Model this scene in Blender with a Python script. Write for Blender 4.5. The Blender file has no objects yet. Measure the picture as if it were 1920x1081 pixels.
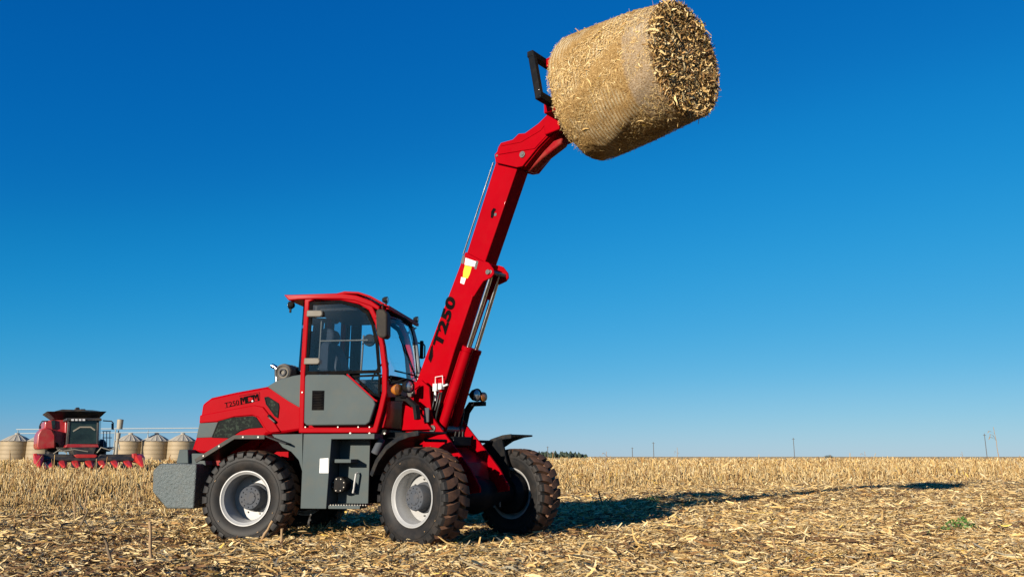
import bpy, bmesh, math, random
import numpy as np
from mathutils import Matrix, Vector
PI = math.pi
rad = math.radians
random.seed(7)
C = bpy.context.scene.collection
S = bpy.context.scene

# ------------------------------------------------------------------ camera, sky, sun, exposure
EYE = 1.08                      # height of the camera above the field
FPX = 1500.0                    # focal length in photo pixels (photo 1920 wide)
PITCH = math.atan((855.0 - 540.5) / FPX)
cam = bpy.data.cameras.new("camera")
cam.sensor_width = 36; cam.lens = 36 * FPX / 1920
cam.clip_start = 0.1; cam.clip_end = 6000
co = bpy.data.objects.new("camera", cam); C.objects.link(co)
co.location = (0, 0, EYE); co.rotation_euler = (PI / 2 + PITCH, 0, 0)
S.camera = co

SUN_EL = rad(12.6)
sd = Vector((0.555, 0.832, 0)).normalized() * math.cos(SUN_EL); sd.z = -math.sin(SUN_EL)   # direction the light travels
w = bpy.data.worlds.new("World"); S.world = w; w.use_nodes = True
nt = w.node_tree; nt.nodes.clear()
sky = nt.nodes.new("ShaderNodeTexSky"); sky.sky_type = 'NISHITA'; sky.sun_disc = False
sky.sun_rotation = math.atan2(-sd.x, -sd.y)
sky.sun_elevation = SUN_EL
sky.air_density = 1.0; sky.dust_density = 0.0; sky.ozone_density = 6.0; sky.altitude = 1400
SKY = 0.12
EXPO = 0.85
def lin(v): v /= 255; return v / 12.92 if v <= .04045 else ((v + .055) / 1.055) ** 2.4
mu = nt.nodes.new("ShaderNodeVectorMath"); mu.operation = 'SCALE'; mu.inputs['Scale'].default_value = SKY
cu = nt.nodes.new("ShaderNodeRGBCurve"); cu.mapping.use_clip = False     # grade of the clear winter sky (deep blue above, pale at the horizon)
for ch, pts in enumerate((((0, 0), (54, 2), (66, 9), (76, 21), (84, 33), (98, 56), (122, 93), (143, 124), (153, 136), (189, 170), (255, 215)),
                          ((0, 0), (93, 93), (112, 112), (124, 129), (137, 143), (152, 156), (170, 168), (189, 180), (214, 197), (226, 205), (255, 225)),
                          ((0, 0), (143, 169), (172, 188), (192, 204), (219, 217), (249, 226), (255, 228)))):
    c_ = cu.mapping.curves[ch]
    while len(c_.points) < len(pts): c_.points.new(.5, .5)
    for q_, (a_, b_) in zip(c_.points, pts): q_.location = (lin(a_), lin(b_))
cu.mapping.update()
hs = nt.nodes.new("ShaderNodeVectorMath"); hs.operation = 'SCALE'; hs.inputs['Scale'].default_value = 1 / SKY / 2 ** EXPO
nt.links.new(mu.outputs[0], cu.inputs['Color']); nt.links.new(cu.outputs[0], hs.inputs[0])
bg = nt.nodes.new("ShaderNodeBackground"); bg.inputs[1].default_value = SKY
wo = nt.nodes.new("ShaderNodeOutputWorld")
nt.links.new(sky.outputs[0], mu.inputs[0]); nt.links.new(hs.outputs[0], bg.inputs[0]); nt.links.new(bg.outputs[0], wo.inputs[0])

sl = bpy.data.lights.new("sun", 'SUN'); sl.energy = 5.0; sl.angle = rad(0.5); sl.color = (1.0, 0.90, 0.76)
so = bpy.data.objects.new("sun", sl); C.objects.link(so)
so.rotation_euler = sd.to_track_quat('-Z', 'Y').to_euler()
S.view_settings.view_transform = 'Standard'; S.view_settings.look = 'None'
S.view_settings.exposure = EXPO; S.view_settings.gamma = 1.0
S.cycles.transparent_max_bounces = 24; S.cycles.max_bounces = 8

# ------------------------------------------------------------------ frames: rear half and front half of the articulated machine
def frame(ox, oy, deg): return Matrix.Translation((ox, oy, 0)) @ Matrix.Rotation(rad(-deg), 4, 'Z')
F_REAR = frame(-3.244, 11.71, 9)
F_FRONT = frame(-0.50, 10.78, 38)
ID = Matrix.Identity(4)

def sight(px, py):
    x = (px - 960) / FPX; u = (540.5 - py) / FPX
    return Vector((x, math.cos(PITCH) - u * math.sin(PITCH), math.sin(PITCH) + u * math.cos(PITCH)))
def on_side(F, px, py, Y):
    """measured point -> (X, Z) on the plane Y = const of a frame"""
    Fi = F.inverted(); o = Fi @ Vector((0, 0, EYE)); d = Fi.to_3x3() @ sight(px, py)
    t = (Y - o.y) / d.y; p = o + d * t
    return (round(p.x, 3), round(p.z, 3))
def RP(px, py, Y): return on_side(F_REAR, px, py, Y)
def FP(px, py, Y): return on_side(F_FRONT, px, py, Y)
def WP(px, py, Y): return on_side(ID, px, py, Y)
def RPs(l, Y): return [RP(a, b, Y) for a, b in l]
def FPs(l, Y): return [FP(a, b, Y) for a, b in l]
def WPs(l, Y): return [WP(a, b, Y) for a, b in l]
def ground_pt(px, py):
    d = sight(px, py); t = EYE / -d.z
    return (d.x * t, d.y * t)

# ------------------------------------------------------------------ materials
ALB = 0.74    # surfaces measured against the first exposure, scaled to the final one
def dim(c): return tuple(x * ALB for x in c)
def new_mat(name):
    m = bpy.data.materials.new(name); m.use_nodes = True
    return m, m.node_tree, m.node_tree.nodes['Principled BSDF']
def noise(nt, scale, detail=6, rough=.6, coord='Object', vec=None):
    n = nt.nodes.new('ShaderNodeTexNoise'); n.inputs['Scale'].default_value = scale
    n.inputs['Detail'].default_value = detail; n.inputs['Roughness'].default_value = rough
    if vec is None:
        tc = nt.nodes.new('ShaderNodeTexCoord'); nt.links.new(tc.outputs[coord], n.inputs['Vector'])
    else: nt.links.new(vec, n.inputs['Vector'])
    return n
def ramp(nt, src, stops):
    r = nt.nodes.new('ShaderNodeValToRGB'); e = r.color_ramp.elements
    while len(e) < len(stops): e.new(0.5)
    for k, (p, c) in enumerate(stops):
        if not isinstance(c, (int, float)): c = dim(c)
        e[k].position = p; e[k].color = (c, c, c, 1) if isinstance(c, (int, float)) else (*c, 1)
    nt.links.new(src, r.inputs[0]); return r
def mix(nt, fac, a, b):
    if isinstance(a, tuple): a = dim(a)
    if isinstance(b, tuple): b = dim(b)
    m = nt.nodes.new('ShaderNodeMix'); m.data_type = 'RGBA'
    for s, v in ((m.inputs[0], fac), (m.inputs[6], a), (m.inputs[7], b)):
        if hasattr(v, 'is_output') or isinstance(v, bpy.types.NodeSocket): nt.links.new(v, s)
        elif isinstance(v, (int, float)): s.default_value = v
        else: s.default_value = (*v, 1)
    return m.outputs[2]
def bump(nt, b, src, strength, dist):
    n = nt.nodes.new('ShaderNodeBump'); n.inputs['Strength'].default_value = strength; n.inputs['Distance'].default_value = dist
    nt.links.new(src, n.inputs['Height']); nt.links.new(n.outputs[0], b.inputs['Normal'])
def surf(name, col, rough=.5, metal=0, coat=0, spec=.5, dust=(.22, .16, .09), dust_amt=.12, bscale=0, bstr=0, bdist=.002, vary=.12, dscale=6):
    m, nt, b = new_mat(name); col = dim(col); dust = dim(dust)
    n = noise(nt, dscale, 8, .65); r = ramp(nt, n.outputs[0], [(.45, 0.0), (.8, dust_amt * 2.2)])
    n2 = noise(nt, 1.7, 4); r2 = ramp(nt, n2.outputs[0], [(.3, 1 - vary), (.7, 1.0)])
    mm = nt.nodes.new('ShaderNodeMix'); mm.data_type = 'RGBA'; mm.blend_type = 'MULTIPLY'; mm.inputs[0].default_value = 1
    mm.inputs[6].default_value = (*col, 1); nt.links.new(r2.outputs[0], mm.inputs[7])
    c = mix(nt, r.outputs[0], mm.outputs[2], tuple(x / ALB for x in dust)); nt.links.new(c, b.inputs['Base Color'])
    rr = nt.nodes.new('ShaderNodeMapRange'); rr.inputs[3].default_value = max(.03, rough - .08); rr.inputs[4].default_value = min(1, rough + .15)
    nt.links.new(n.outputs[0], rr.inputs[0]); nt.links.new(rr.outputs[0], b.inputs['Roughness'])
    b.inputs['Specular IOR Level'].default_value = spec
    b.inputs['Metallic'].default_value = metal; b.inputs['Coat Weight'].default_value = coat; b.inputs['Coat Roughness'].default_value = .05
    if bscale:
        bn = noise(nt, bscale, 5); bump(nt, b, bn.outputs[0], bstr, bdist)
    return m
M = {}
M['red'] = surf('red_paint', (.37, .0010, .006), .45, 0, .07, .02, dust=(.34, .02, .016), dust_amt=.05, bscale=9, bstr=.03)
M['dark_red'] = surf('dark_red_paint', (.30, .003, .009), .55, 0, .15, .12, dust_amt=.16)  # darker, dustier red than the main paint
M['grey'] = surf('grey_paint', (.096, .118, .119), .6, 0, .05, .04, dust_amt=.07)
M['cast'] = surf('textured_grey_cast', (.125, .15, .15), .38, .0, .05, .35, dust_amt=.08, bscale=30, bstr=1.0, bdist=.03)
M['black'] = surf('black_steel', (.008, .009, .011), .6, 0, .04, .06, dust_amt=.05)
M['fender'] = surf('fender_plastic', (.014, .016, .019), .5, 0, .05, .1, dust_amt=.10)
M['lip'] = surf('fender_lip', (.05, .05, .048), .5, 0, 0, .1, dust_amt=.15)
M['rubber'] = surf('tyre_rubber', (.017, .0165, .0165), .5, 0, 0, .16, dust=(.08, .06, .045), dust_amt=.22, dscale=5)
M['tread'] = surf('dusty_tread', (.15, .080, .050), .8, 0, 0, .1, dust=(.30, .155, .09), dust_amt=.45, dscale=9, bscale=60, bstr=.3, bdist=.004)
M['rim'] = surf('silver_rim_paint', (.44, .44, .43), .45, .1, 0, dust_amt=.12, dscale=9)
M['hub'] = surf('hub_grey', (.075, .083, .097), .6, 0, 0, .08, dust_amt=.12)
M['chrome'] = surf('chrome_rod', (.75, .75, .76), .14, 1, 0, dust_amt=.02, vary=.03)
M['steel'] = surf('worn_steel', (.22, .21, .19), .38, .6, 0, dust_amt=.15)
M['mirror'] = surf('mirror_shell', (.04, .034, .030), .6, 0, .05, .06, dust_amt=.12)
M['seat'] = surf('seat_fabric', (.05, .062, .085), .8, 0, 0, .2, dust_amt=.04, bscale=90, bstr=.3)
M['hinge'] = surf('hinge_metal', (.17, .155, .13), .55, .1, 0, .2, dust_amt=.15)
M['white'] = surf('white_sticker', (.78, .78, .76), .5, dust_amt=.03, vary=.03)
M['yellow'] = surf('yellow_sticker', (.85, .55, .02), .5, dust_amt=.03, vary=.03)
M['decal'] = surf('black_decal', (.006, .004, .005), .8, 0, 0, .02, dust_amt=.02)
M['mesh'] = None
M['lens'] = surf('lamp_lens', (.45, .48, .5), .12, .5, .5, dust_amt=.1)
M['amber'] = surf('amber_lens', (.45, .15, .02), .25, 0, .6, dust_amt=.12)
M['rubber_seal'] = surf('black_rubber_seal', (.006, .006, .007), .8, 0, 0, .02, dust_amt=.03)
M['hose'] = surf('rubber_hose', (.010, .010, .011), .45, 0, 0, .2, dust_amt=.08)
M['pole'] = surf('pole_wood', (.10, .095, .09), .8, dust_amt=.1)
M['combine_red'] = surf('combine_red', (.42, .012, .018), .4, 0, .3, dust=(.35, .20, .12), dust_amt=.22, dscale=1.5)
M['snout'] = surf('snout_red', (.50, .018, .012), .45, 0, .2, dust_amt=.10, dscale=3)
M['combine_black'] = surf('combine_black', (.022, .022, .024), .5, dust_amt=.22, dscale=2)
M['galv'] = surf('galvanised_roof', (.47, .43, .35), .7, 0, 0, .05, dust_amt=.12, dscale=1)
M['beige'] = surf('beige_elevator', (.36, .32, .24), .6, dust_amt=.15, dscale=1)
M['elev_grey'] = surf('grey_steelwork', (.30, .33, .33), .6, .2, 0, dust_amt=.1)

def glass(name, tint, refl=1.0):
    m, nt, b = new_mat(name); nt.nodes.remove(b)
    tr = nt.nodes.new('ShaderNodeBsdfTransparent'); tr.inputs[0].default_value = (*tint, 1)
    gl = nt.nodes.new('ShaderNodeBsdfGlossy'); gl.inputs['Roughness'].default_value = .03; gl.inputs[0].default_value = (.95, .97, 1, 1)
    fr = nt.nodes.new('ShaderNodeFresnel'); fr.inputs[0].default_value = 1.45
    mu = nt.nodes.new('ShaderNodeMath'); mu.operation = 'MULTIPLY'; mu.inputs[1].default_value = refl
    mx = nt.nodes.new('ShaderNodeMixShader'); out = nt.nodes['Material Output']
    nt.links.new(fr.outputs[0], mu.inputs[0]); nt.links.new(mu.outputs[0], mx.inputs[0])
    nt.links.new(tr.outputs[0], mx.inputs[1]); nt.links.new(gl.outputs[0], mx.inputs[2]); nt.links.new(mx.outputs[0], out.inputs[0])
    return m
M['glass'] = glass('cab_glass', (.93, .96, .98), .8)
M['dark_glass'] = glass('tinted_glass', (.42, .47, .52), 1.3)
def opaque_glass():
    m, nt, b = new_mat('combine_cab_glass')
    n = noise(nt, 1.3, 3); r = ramp(nt, n.outputs[0], [(.35, (.006, .010, .010)), (.7, (.028, .05, .042))])
    nt.links.new(r.outputs[0], b.inputs['Base Color']); b.inputs['Roughness'].default_value = .12
    return m
M['cglass'] = opaque_glass()
def grille_mat():
    m, nt, b = new_mat('grille_mesh')
    n = noise(nt, 22, 5); r = ramp(nt, n.outputs[0], [(.50, (.007, .010, .009)), (.66, (.035, .05, .035)), (.82, (.20, .21, .16))])
    nt.links.new(r.outputs[0], b.inputs['Base Color']); b.inputs['Roughness'].default_value = .6; b.inputs['Specular IOR Level'].default_value = .05
    return m
M['grille'] = grille_mat()
def perforated():
    m, nt, b = new_mat('perforated_red')
    tc = nt.nodes.new('ShaderNodeTexCoord'); vo = nt.nodes.new('ShaderNodeTexVoronoi'); vo.inputs['Scale'].default_value = 26
    vo.inputs['Randomness'].default_value = 0.15
    nt.links.new(tc.outputs['Object'], vo.inputs['Vector'])
    r = ramp(nt, vo.outputs['Distance'], [(.34, 0.0), (.38, 1.0)]); r.color_ramp.interpolation = 'LINEAR'
    b.inputs['Base Color'].default_value = (.34, .002, .008, 1); b.inputs['Roughness'].default_value = .3
    nt.links.new(r.outputs[0], b.inputs['Alpha'])
    return m
M['mesh'] = perforated()
def silo_mat():
    m, nt, b = new_mat('corrugated_silo')
    tc = nt.nodes.new('ShaderNodeTexCoord'); wv = nt.nodes.new('ShaderNodeTexWave'); wv.bands_direction = 'Z'; wv.inputs['Scale'].default_value = .42
    wv.inputs['Distortion'].default_value = .3
    nt.links.new(tc.outputs['Object'], wv.inputs[0])
    r = ramp(nt, wv.outputs[0], [(.0, (.28, .21, .12)), (.2, (.36, .28, .165)), (.9, (.40, .31, .19))])
    n = noise(nt, .8, 5); c = mix(nt, ramp(nt, n.outputs[0], [(.4, 0.0), (.75, .5)]).outputs[0], r.outputs[0], (.30, .22, .13))
    nt.links.new(c, b.inputs['Base Color']); b.inputs['Roughness'].default_value = .6; b.inputs['Metallic'].default_value = .1
    w2 = nt.nodes.new('ShaderNodeTexWave'); w2.bands_direction = 'Z'; w2.inputs['Scale'].default_value = 2.2
    nt.links.new(tc.outputs['Object'], w2.inputs[0]); bump(nt, b, w2.outputs[0], .5, .05)
    return m
M['silo'] = silo_mat()
def tinted(name, rough=.85, trans=0.0, gain=1.0):
    """straw and leaf pieces: colour of each piece comes from its own 'tint' attribute"""
    m, nt, b = new_mat(name)
    a = nt.nodes.new('ShaderNodeAttribute'); a.attribute_name = 'tint'
    n = noise(nt, 40, 3); r = ramp(nt, n.outputs[0], [(.3, .78 * gain), (.7, 1.08 * gain)])
    mm = nt.nodes.new('ShaderNodeMix'); mm.data_type = 'RGBA'; mm.blend_type = 'MULTIPLY'; mm.inputs[0].default_value = 1
    nt.links.new(a.outputs['Color'], mm.inputs[6]); nt.links.new(r.outputs[0], mm.inputs[7])
    nt.links.new(mm.outputs[2], b.inputs['Base Color']); b.inputs['Roughness'].default_value = rough
    b.inputs['Specular IOR Level'].default_value = .25
    return m
M['straw'] = tinted('dry_maize_residue', .7)
def soil():
    m, nt, b = new_mat('soil_and_chaff')
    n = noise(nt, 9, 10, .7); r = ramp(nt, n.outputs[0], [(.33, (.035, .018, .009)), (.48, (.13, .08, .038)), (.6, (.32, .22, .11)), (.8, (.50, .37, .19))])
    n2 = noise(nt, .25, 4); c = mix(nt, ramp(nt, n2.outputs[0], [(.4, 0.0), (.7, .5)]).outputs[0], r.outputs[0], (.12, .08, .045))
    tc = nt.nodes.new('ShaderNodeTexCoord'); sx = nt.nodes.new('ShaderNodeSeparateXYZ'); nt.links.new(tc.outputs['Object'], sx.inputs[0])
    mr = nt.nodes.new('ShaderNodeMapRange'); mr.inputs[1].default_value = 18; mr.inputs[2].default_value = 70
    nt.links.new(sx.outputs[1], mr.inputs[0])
    n3 = noise(nt, 1.5, 6); far = ramp(nt, n3.outputs[0], [(.3, (.62, .45, .21)), (.7, (.92, .70, .36))])  # far ground colour is paled to stand in for sunlit stubble
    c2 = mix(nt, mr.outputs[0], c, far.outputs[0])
    nt.links.new(c2, b.inputs['Base Color']); b.inputs['Roughness'].default_value = .95; b.inputs['Specular IOR Level'].default_value = .1
    bump(nt, b, n.outputs[0], .8, .05)
    return m
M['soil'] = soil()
def bale_mat():
    m, nt, b = new_mat('net_wrapped_straw')
    tc = nt.nodes.new('ShaderNodeTexCoord')
    n = noise(nt, 55, 8, .8); r = ramp(nt, n.outputs[0], [(.34, (.10, .05, .016)), (.46, (.34, .20, .07)), (.60, (.62, .40, .165)), (.78, (.84, .60, .30))])
    wv = nt.nodes.new('ShaderNodeTexWave'); wv.bands_direction = 'X'; wv.inputs['Scale'].default_value = 7.0; wv.inputs['Distortion'].default_value = .5
    wv.inputs['Detail'].default_value = 3; wv.inputs['Detail Scale'].default_value = 2.5
    nt.links.new(tc.outputs['Object'], wv.inputs[0])
    n2 = noise(nt, 2.2, 3); f = nt.nodes.new('ShaderNodeMath'); f.operation = 'MULTIPLY'
    fr = ramp(nt, n2.outputs[0], [(.45, 0.0), (.62, .75)])
    wr = ramp(nt, wv.outputs[0], [(.25, 0.0), (.7, 1.0)])
    nt.links.new(fr.outputs[0], f.inputs[0]); nt.links.new(wr.outputs[0], f.inputs[1])
    c = mix(nt, f.outputs[0], r.outputs[0], (.70, .58, .37))
    sx = nt.nodes.new('ShaderNodeSeparateXYZ'); nt.links.new(tc.outputs['Object'], sx.inputs[0])
    # paler, tighter net band near the front edge
    g1 = ramp(nt, sx.outputs[0], [(.36, 0.0), (.40, .45)])
    n4 = noise(nt, 60, 3, .7); gb = ramp(nt, n4.outputs[0], [(.4, (.22, .17, .12)), (.6, (.66, .57, .47))])
    c = mix(nt, g1.outputs[0], c, gb.outputs[0])
    nt.links.new(c, b.inputs['Base Color']); b.inputs['Roughness'].default_value = .85; b.inputs['Specular IOR Level'].default_value = .08
    ad = nt.nodes.new('ShaderNodeMath'); ad.operation = 'ADD'; mu = nt.nodes.new('ShaderNodeMath'); mu.operation = 'MULTIPLY'; mu.inputs[1].default_value = .10
    nt.links.new(wv.outputs[0], mu.inputs[0]); nt.links.new(n.outputs[0], ad.inputs[0]); nt.links.new(mu.outputs[0], ad.inputs[1])
    bump(nt, b, ad.outputs[0], .9, .03)
    return m
M['bale'] = bale_mat()
def leaf_mat(name, c1, c2, scale=4):
    m, nt, b = new_mat(name)
    n = noise(nt, scale, 3); r = ramp(nt, n.outputs[0], [(.35, c1), (.65, c2)])
    nt.links.new(r.outputs[0], b.inputs['Base Color']); b.inputs['Roughness'].default_value = .6
    return m
M['weed'] = leaf_mat('green_weed_leaf', (.05, .12, .018), (.14, .25, .05), 25)
M['tree'] = leaf_mat('distant_tree_green', (.018, .032, .016), (.05, .07, .035), .3)
M['stalk'] = surf('dry_maize_stalk', (.38, .24, .115), .7, dust=(.28, .17, .08), dust_amt=.4, dscale=25, bscale=80, bstr=.4)
M['old_stalk'] = surf('weathered_stalk', (.20, .14, .08), .8, dust=(.09, .06, .035), dust_amt=.4, dscale=25)
M['trunk'] = surf('bark', (.07, .05, .035), .9, dust_amt=.1)

# ------------------------------------------------------------------ mesh builder
class G:
    def __init__(s): s.v = []; s.f = []; s.mi = []; s.cur = 0
    def add(s, vs, fs):
        b = len(s.v); s.v += [tuple(v) for v in vs]; s.f += [tuple(b + i for i in f) for f in fs]; s.mi += [s.cur] * len(fs); return s
    def prism(s, poly, y0, y1, poly2=None):
        """XZ outline (optionally a second outline at y1) extruded along Y"""
        n = len(poly); p2 = poly2 or poly
        vs = [(x, y0, z) for x, z in poly] + [(x, y1, z) for x, z in p2]
        fs = [tuple(range(n)), tuple(range(2 * n - 1, n - 1, -1))] + [(i, i + n, (i + 1) % n + n, (i + 1) % n) for i in range(n)]
        return s.add(vs, fs)
    def box(s, x0, x1, y0, y1, z0, z1):
        return s.prism([(x0, z0), (x1, z0), (x1, z1), (x0, z1)], y0, y1)
    def band(s, pts, wid, y0, y1, closed=False, side=0):
        """strip of width wid along an XZ polyline, extruded along Y. side 0 centred, 1 left, -1 right"""
        n = len(pts); L = []; R = []
        for i, p in enumerate(pts):
            a = pts[i - 1] if (i > 0 or closed) else None; c = pts[(i + 1) % n] if (i < n - 1 or closed) else None
            def nn(q, r):
                d = Vector((r[0] - q[0], r[1] - q[1])); d.normalize(); return Vector((-d.y, d.x))
            if a is None: m = nn(p, c); k = 1
            elif c is None: m = nn(a, p); k = 1
            else:
                n1, n2 = nn(a, p), nn(p, c); m = (n1 + n2).normalized(); k = 1 / max(.45, m.dot(n1))
            wl = wid * (.5 + .5 * side) * k; wr = wid * (.5 - .5 * side) * k
            L.append((p[0] + m.x * wl, p[1] + m.y * wl)); R.append((p[0] - m.x * wr, p[1] - m.y * wr))
        rings = [[(L[i][0], y0, L[i][1]), (R[i][0], y0, R[i][1]), (R[i][0], y1, R[i][1]), (L[i][0], y1, L[i][1])] for i in range(n)]
        return s.loft(rings, closed)
    def loft(s, rings, closed=False, caps=True):
        k = len(rings[0]); n = len(rings); vs = [v for r in rings for v in r]; fs = []
        for i in range(n if closed else n - 1):
            j = (i + 1) % n
            for a in range(k):
                b = (a + 1) % k; fs.append((i * k + a, i * k + b, j * k + b, j * k + a))
        if not closed and caps: fs += [tuple(range(k - 1, -1, -1)), tuple((n - 1) * k + a for a in range(k))]
        return s.add(vs, fs)
    def tube(s, pts, r, seg=8, closed=False):
        pts = [Vector(p) for p in pts]; n = len(pts); rr = r if isinstance(r, (list, tuple)) else [r] * n; rings = []
        up = None
        for i, p in enumerate(pts):
            a = pts[i - 1] if (i > 0 or closed) else p; c = pts[(i + 1) % n] if (i < n - 1 or closed) else p
            d = (c - a).normalized()
            if up is None: up = Vector((0, 0, 1)) if abs(d.z) < .9 else Vector((1, 0, 0))
            u = (up - d * up.dot(d)).normalized(); up = u; v = d.cross(u)
            rings.append([p + (u * math.cos(2 * PI * k / seg) + v * math.sin(2 * PI * k / seg)) * rr[i] for k in range(seg)])
        return s.loft(rings, closed)
    def lathe(s, prof, seg=48, o=(0, 0, 0), axis='y', closed=False):
        """prof: (along axis, radius) pairs"""
        rings = []
        for k in range(seg):
            t = 2 * PI * k / seg; c, q = math.cos(t), math.sin(t); ring = []
            for a, r in prof:
                if axis == 'y': ring.append((o[0] + r * c, o[1] + a, o[2] + r * q))
                elif axis == 'x': ring.append((o[0] + a, o[1] + r * c, o[2] + r * q))
                else: ring.append((o[0] + r * c, o[1] + r * q, o[2] + a))
            rings.append(ring)
        n = len(prof); vs = [v for r in rings for v in r]; fs = []
        for i in range(seg):
            j = (i + 1) % seg
            for a in range(n if closed else n - 1):
                b = (a + 1) % n; fs.append((i * n + a, i * n + b, j * n + b, j * n + a))
        return s.add(vs, fs)
    def disc(s, o, r, y, h, axis='y', seg=24):
        return s.lathe([(y, .0005), (y, r), (y + h, r), (y + h, .0005)], seg, o, axis)

WM = {}
def put(o, F, parent):
    if parent is not None:
        o.parent = parent; o.matrix_parent_inverse = Matrix.Identity(4)
        o.matrix_basis = WM[parent.name].inverted() @ F
    else: o.matrix_basis = F
    WM[o.name] = F.copy()
def build(name, g, mats, parent=None, F=ID, bevel=0, angle=35, smooth=True, weld=True):
    me = bpy.data.meshes.new(name); me.from_pydata(g.v, [], g.f)
    if isinstance(mats, str): mats = [mats]
    for m in mats: me.materials.append(M[m])
    me.polygons.foreach_set('material_index', g.mi)
    bm = bmesh.new(); bm.from_mesh(me)
    if weld: bmesh.ops.remove_doubles(bm, verts=bm.verts, dist=.0004)
    bmesh.ops.recalc_face_normals(bm, faces=bm.faces); bm.to_mesh(me); bm.free()
    if smooth: me.shade_smooth(); me.set_sharp_from_angle(angle=rad(angle))
    me.update()
    o = bpy.data.objects.new(name, me); C.objects.link(o); put(o, F, parent)
    if bevel:
        b = o.modifiers.new('bevel', 'BEVEL'); b.width = bevel; b.segments = 2; b.limit_method = 'ANGLE'; b.angle_limit = rad(32)
        b.harden_normals = False
    return o
def empty(name, F):
    o = bpy.data.objects.new(name, None); o.empty_display_size = .3; C.objects.link(o); put(o, F, None); return o
def tag(o, label=None, cat=None, group=None, kind=None):
    if label: o['label'] = label
    if cat: o['category'] = cat
    if group: o['group'] = group
    if kind: o['kind'] = kind
    return o
def copy_tree(o, parent=None, F=None):
    c = o.copy(); C.objects.link(c)
    if parent is not None: c.parent = parent; c.matrix_parent_inverse = Matrix.Identity(4); c.matrix_basis = o.matrix_basis.copy()
    if F is not None:
        if parent is not None: c.matrix_basis = WM[parent.name].inverted() @ F
        else: c.matrix_basis = F
    for ch in [x for x in bpy.data.objects if x.parent == o]: copy_tree(ch, c)
    return c
def text_mesh(s, size, depth=.003, bold=0.0, sx=1.0, space=1.0):
    cu = bpy.data.curves.new('t', 'FONT'); cu.body = s; cu.size = size; cu.extrude = depth; cu.offset = bold
    cu.space_character = space; cu.align_x = 'CENTER'; cu.align_y = 'CENTER'
    to = bpy.data.objects.new('t', cu); C.objects.link(to)
    dg = bpy.context.evaluated_depsgraph_get(); me = bpy.data.meshes.new_from_object(to.evaluated_get(dg))
    vs = [(v.co.x * sx, v.co.y, v.co.z) for v in me.vertices]; fs = [tuple(p.vertices) for p in me.polygons]
    bpy.data.objects.remove(to); bpy.data.curves.remove(cu); bpy.data.meshes.remove(me)
    return vs, fs
def lettering(g, s, size, cx, cz, Y, ang, bold=.0, sx=1.0, shear=0.0, space=1.0):
    vs, fs = text_mesh(s, size, .003, bold, sx, space); ca, sa = math.cos(ang), math.sin(ang); out = []
    for x, y, z in vs:
        x += shear * y; out.append((cx + x * ca - y * sa, Y - z, cz + x * sa + y * ca))
    return g.add(out, fs)

# ================================================================== THE SETTING
def gh(x, y):
    """gentle unevenness of the field"""
    k = np.clip((np.asarray(y) - 4) / 6, 0, 1) * np.clip((70 - np.asarray(y)) / 40, 0, 1)
    return k * (.024 * np.sin(x * 1.1 + .6 * np.sin(y * .7)) * np.sin(y * .9 + .5) + .020 * np.sin(x * 2.7 + 1) * np.sin(y * 2.4 + x * .6) + .012 * np.sin(x * 6.1 + y) * np.sin(y * 5.3 - x * 1.7))
xs = np.concatenate([[-2600, -900, -300, -120, -60, -35], np.linspace(-24, 30, 330), [42, 70, 130, 300, 900, 2600]])
ys = np.concatenate([[-60, -10, 2], np.linspace(5, 40, 260), [46, 55, 70, 100, 180, 400, 1000, 2400, 5000]])
X, Y = np.meshgrid(xs, ys); Z = gh(X, Y)
nx, ny = len(xs), len(ys)
g = G(); vs = np.stack([X.ravel(), Y.ravel(), Z.ravel()], 1).tolist()
g.add(vs, [(j * nx + i, j * nx + i + 1, (j + 1) * nx + i + 1, (j + 1) * nx + i) for j in range(ny - 1) for i in range(nx - 1)])
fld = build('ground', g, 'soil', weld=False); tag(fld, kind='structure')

# ------------------------------------------------------------------ scattered residue as numpy meshes
rng = np.random.default_rng(3)
PAL = np.array([[.72, .49, .195], [.80, .59, .275], [.57, .355, .12], [.40, .22, .07], [.22, .11, .035], [.72, .56, .30], [.78, .52, .10], [.10, .05, .022], [.34, .29, .19]])
PW = np.array([.26, .23, .17, .12, .07, .08, .01, .04, .02])
def tints(n, pw=PW):
    c = PAL[rng.choice(len(PAL), n, p=pw / pw.sum())] * .86 * np.array([1.0, 1.02, 1.09]); return c * rng.uniform(.8, 1.15, (n, 1))
def raw_mesh(name, V, Fq, col, mat):
    """V (n,k,3) pieces, Fq (m,4) faces per piece, col (n,3)"""
    n, k, _ = V.shape; m = len(Fq); me = bpy.data.meshes.new(name)
    me.vertices.add(n * k); me.vertices.foreach_set('co', V.reshape(-1).astype(np.float32))
    idx = (np.arange(n)[:, None, None] * k + Fq[None]).reshape(-1)
    me.loops.add(len(idx)); me.loops.foreach_set('vertex_index', idx.astype(np.int32))
    me.polygons.add(n * m); me.polygons.foreach_set('loop_start', (np.arange(n * m) * 4).astype(np.int32))
    me.polygons.foreach_set('loop_total', np.full(n * m, 4, np.int32))
    a = me.attributes.new('tint', 'FLOAT_COLOR', 'POINT')
    cc = np.ones((n, k, 4), np.float32); cc[:, :, :3] = col[:, None, :]; a.data.foreach_set('color', cc.reshape(-1))
    me.update(calc_edges=True); me.validate(); me.materials.append(M[mat])
    o = bpy.data.objects.new(name, me); C.objects.link(o); return o
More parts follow.
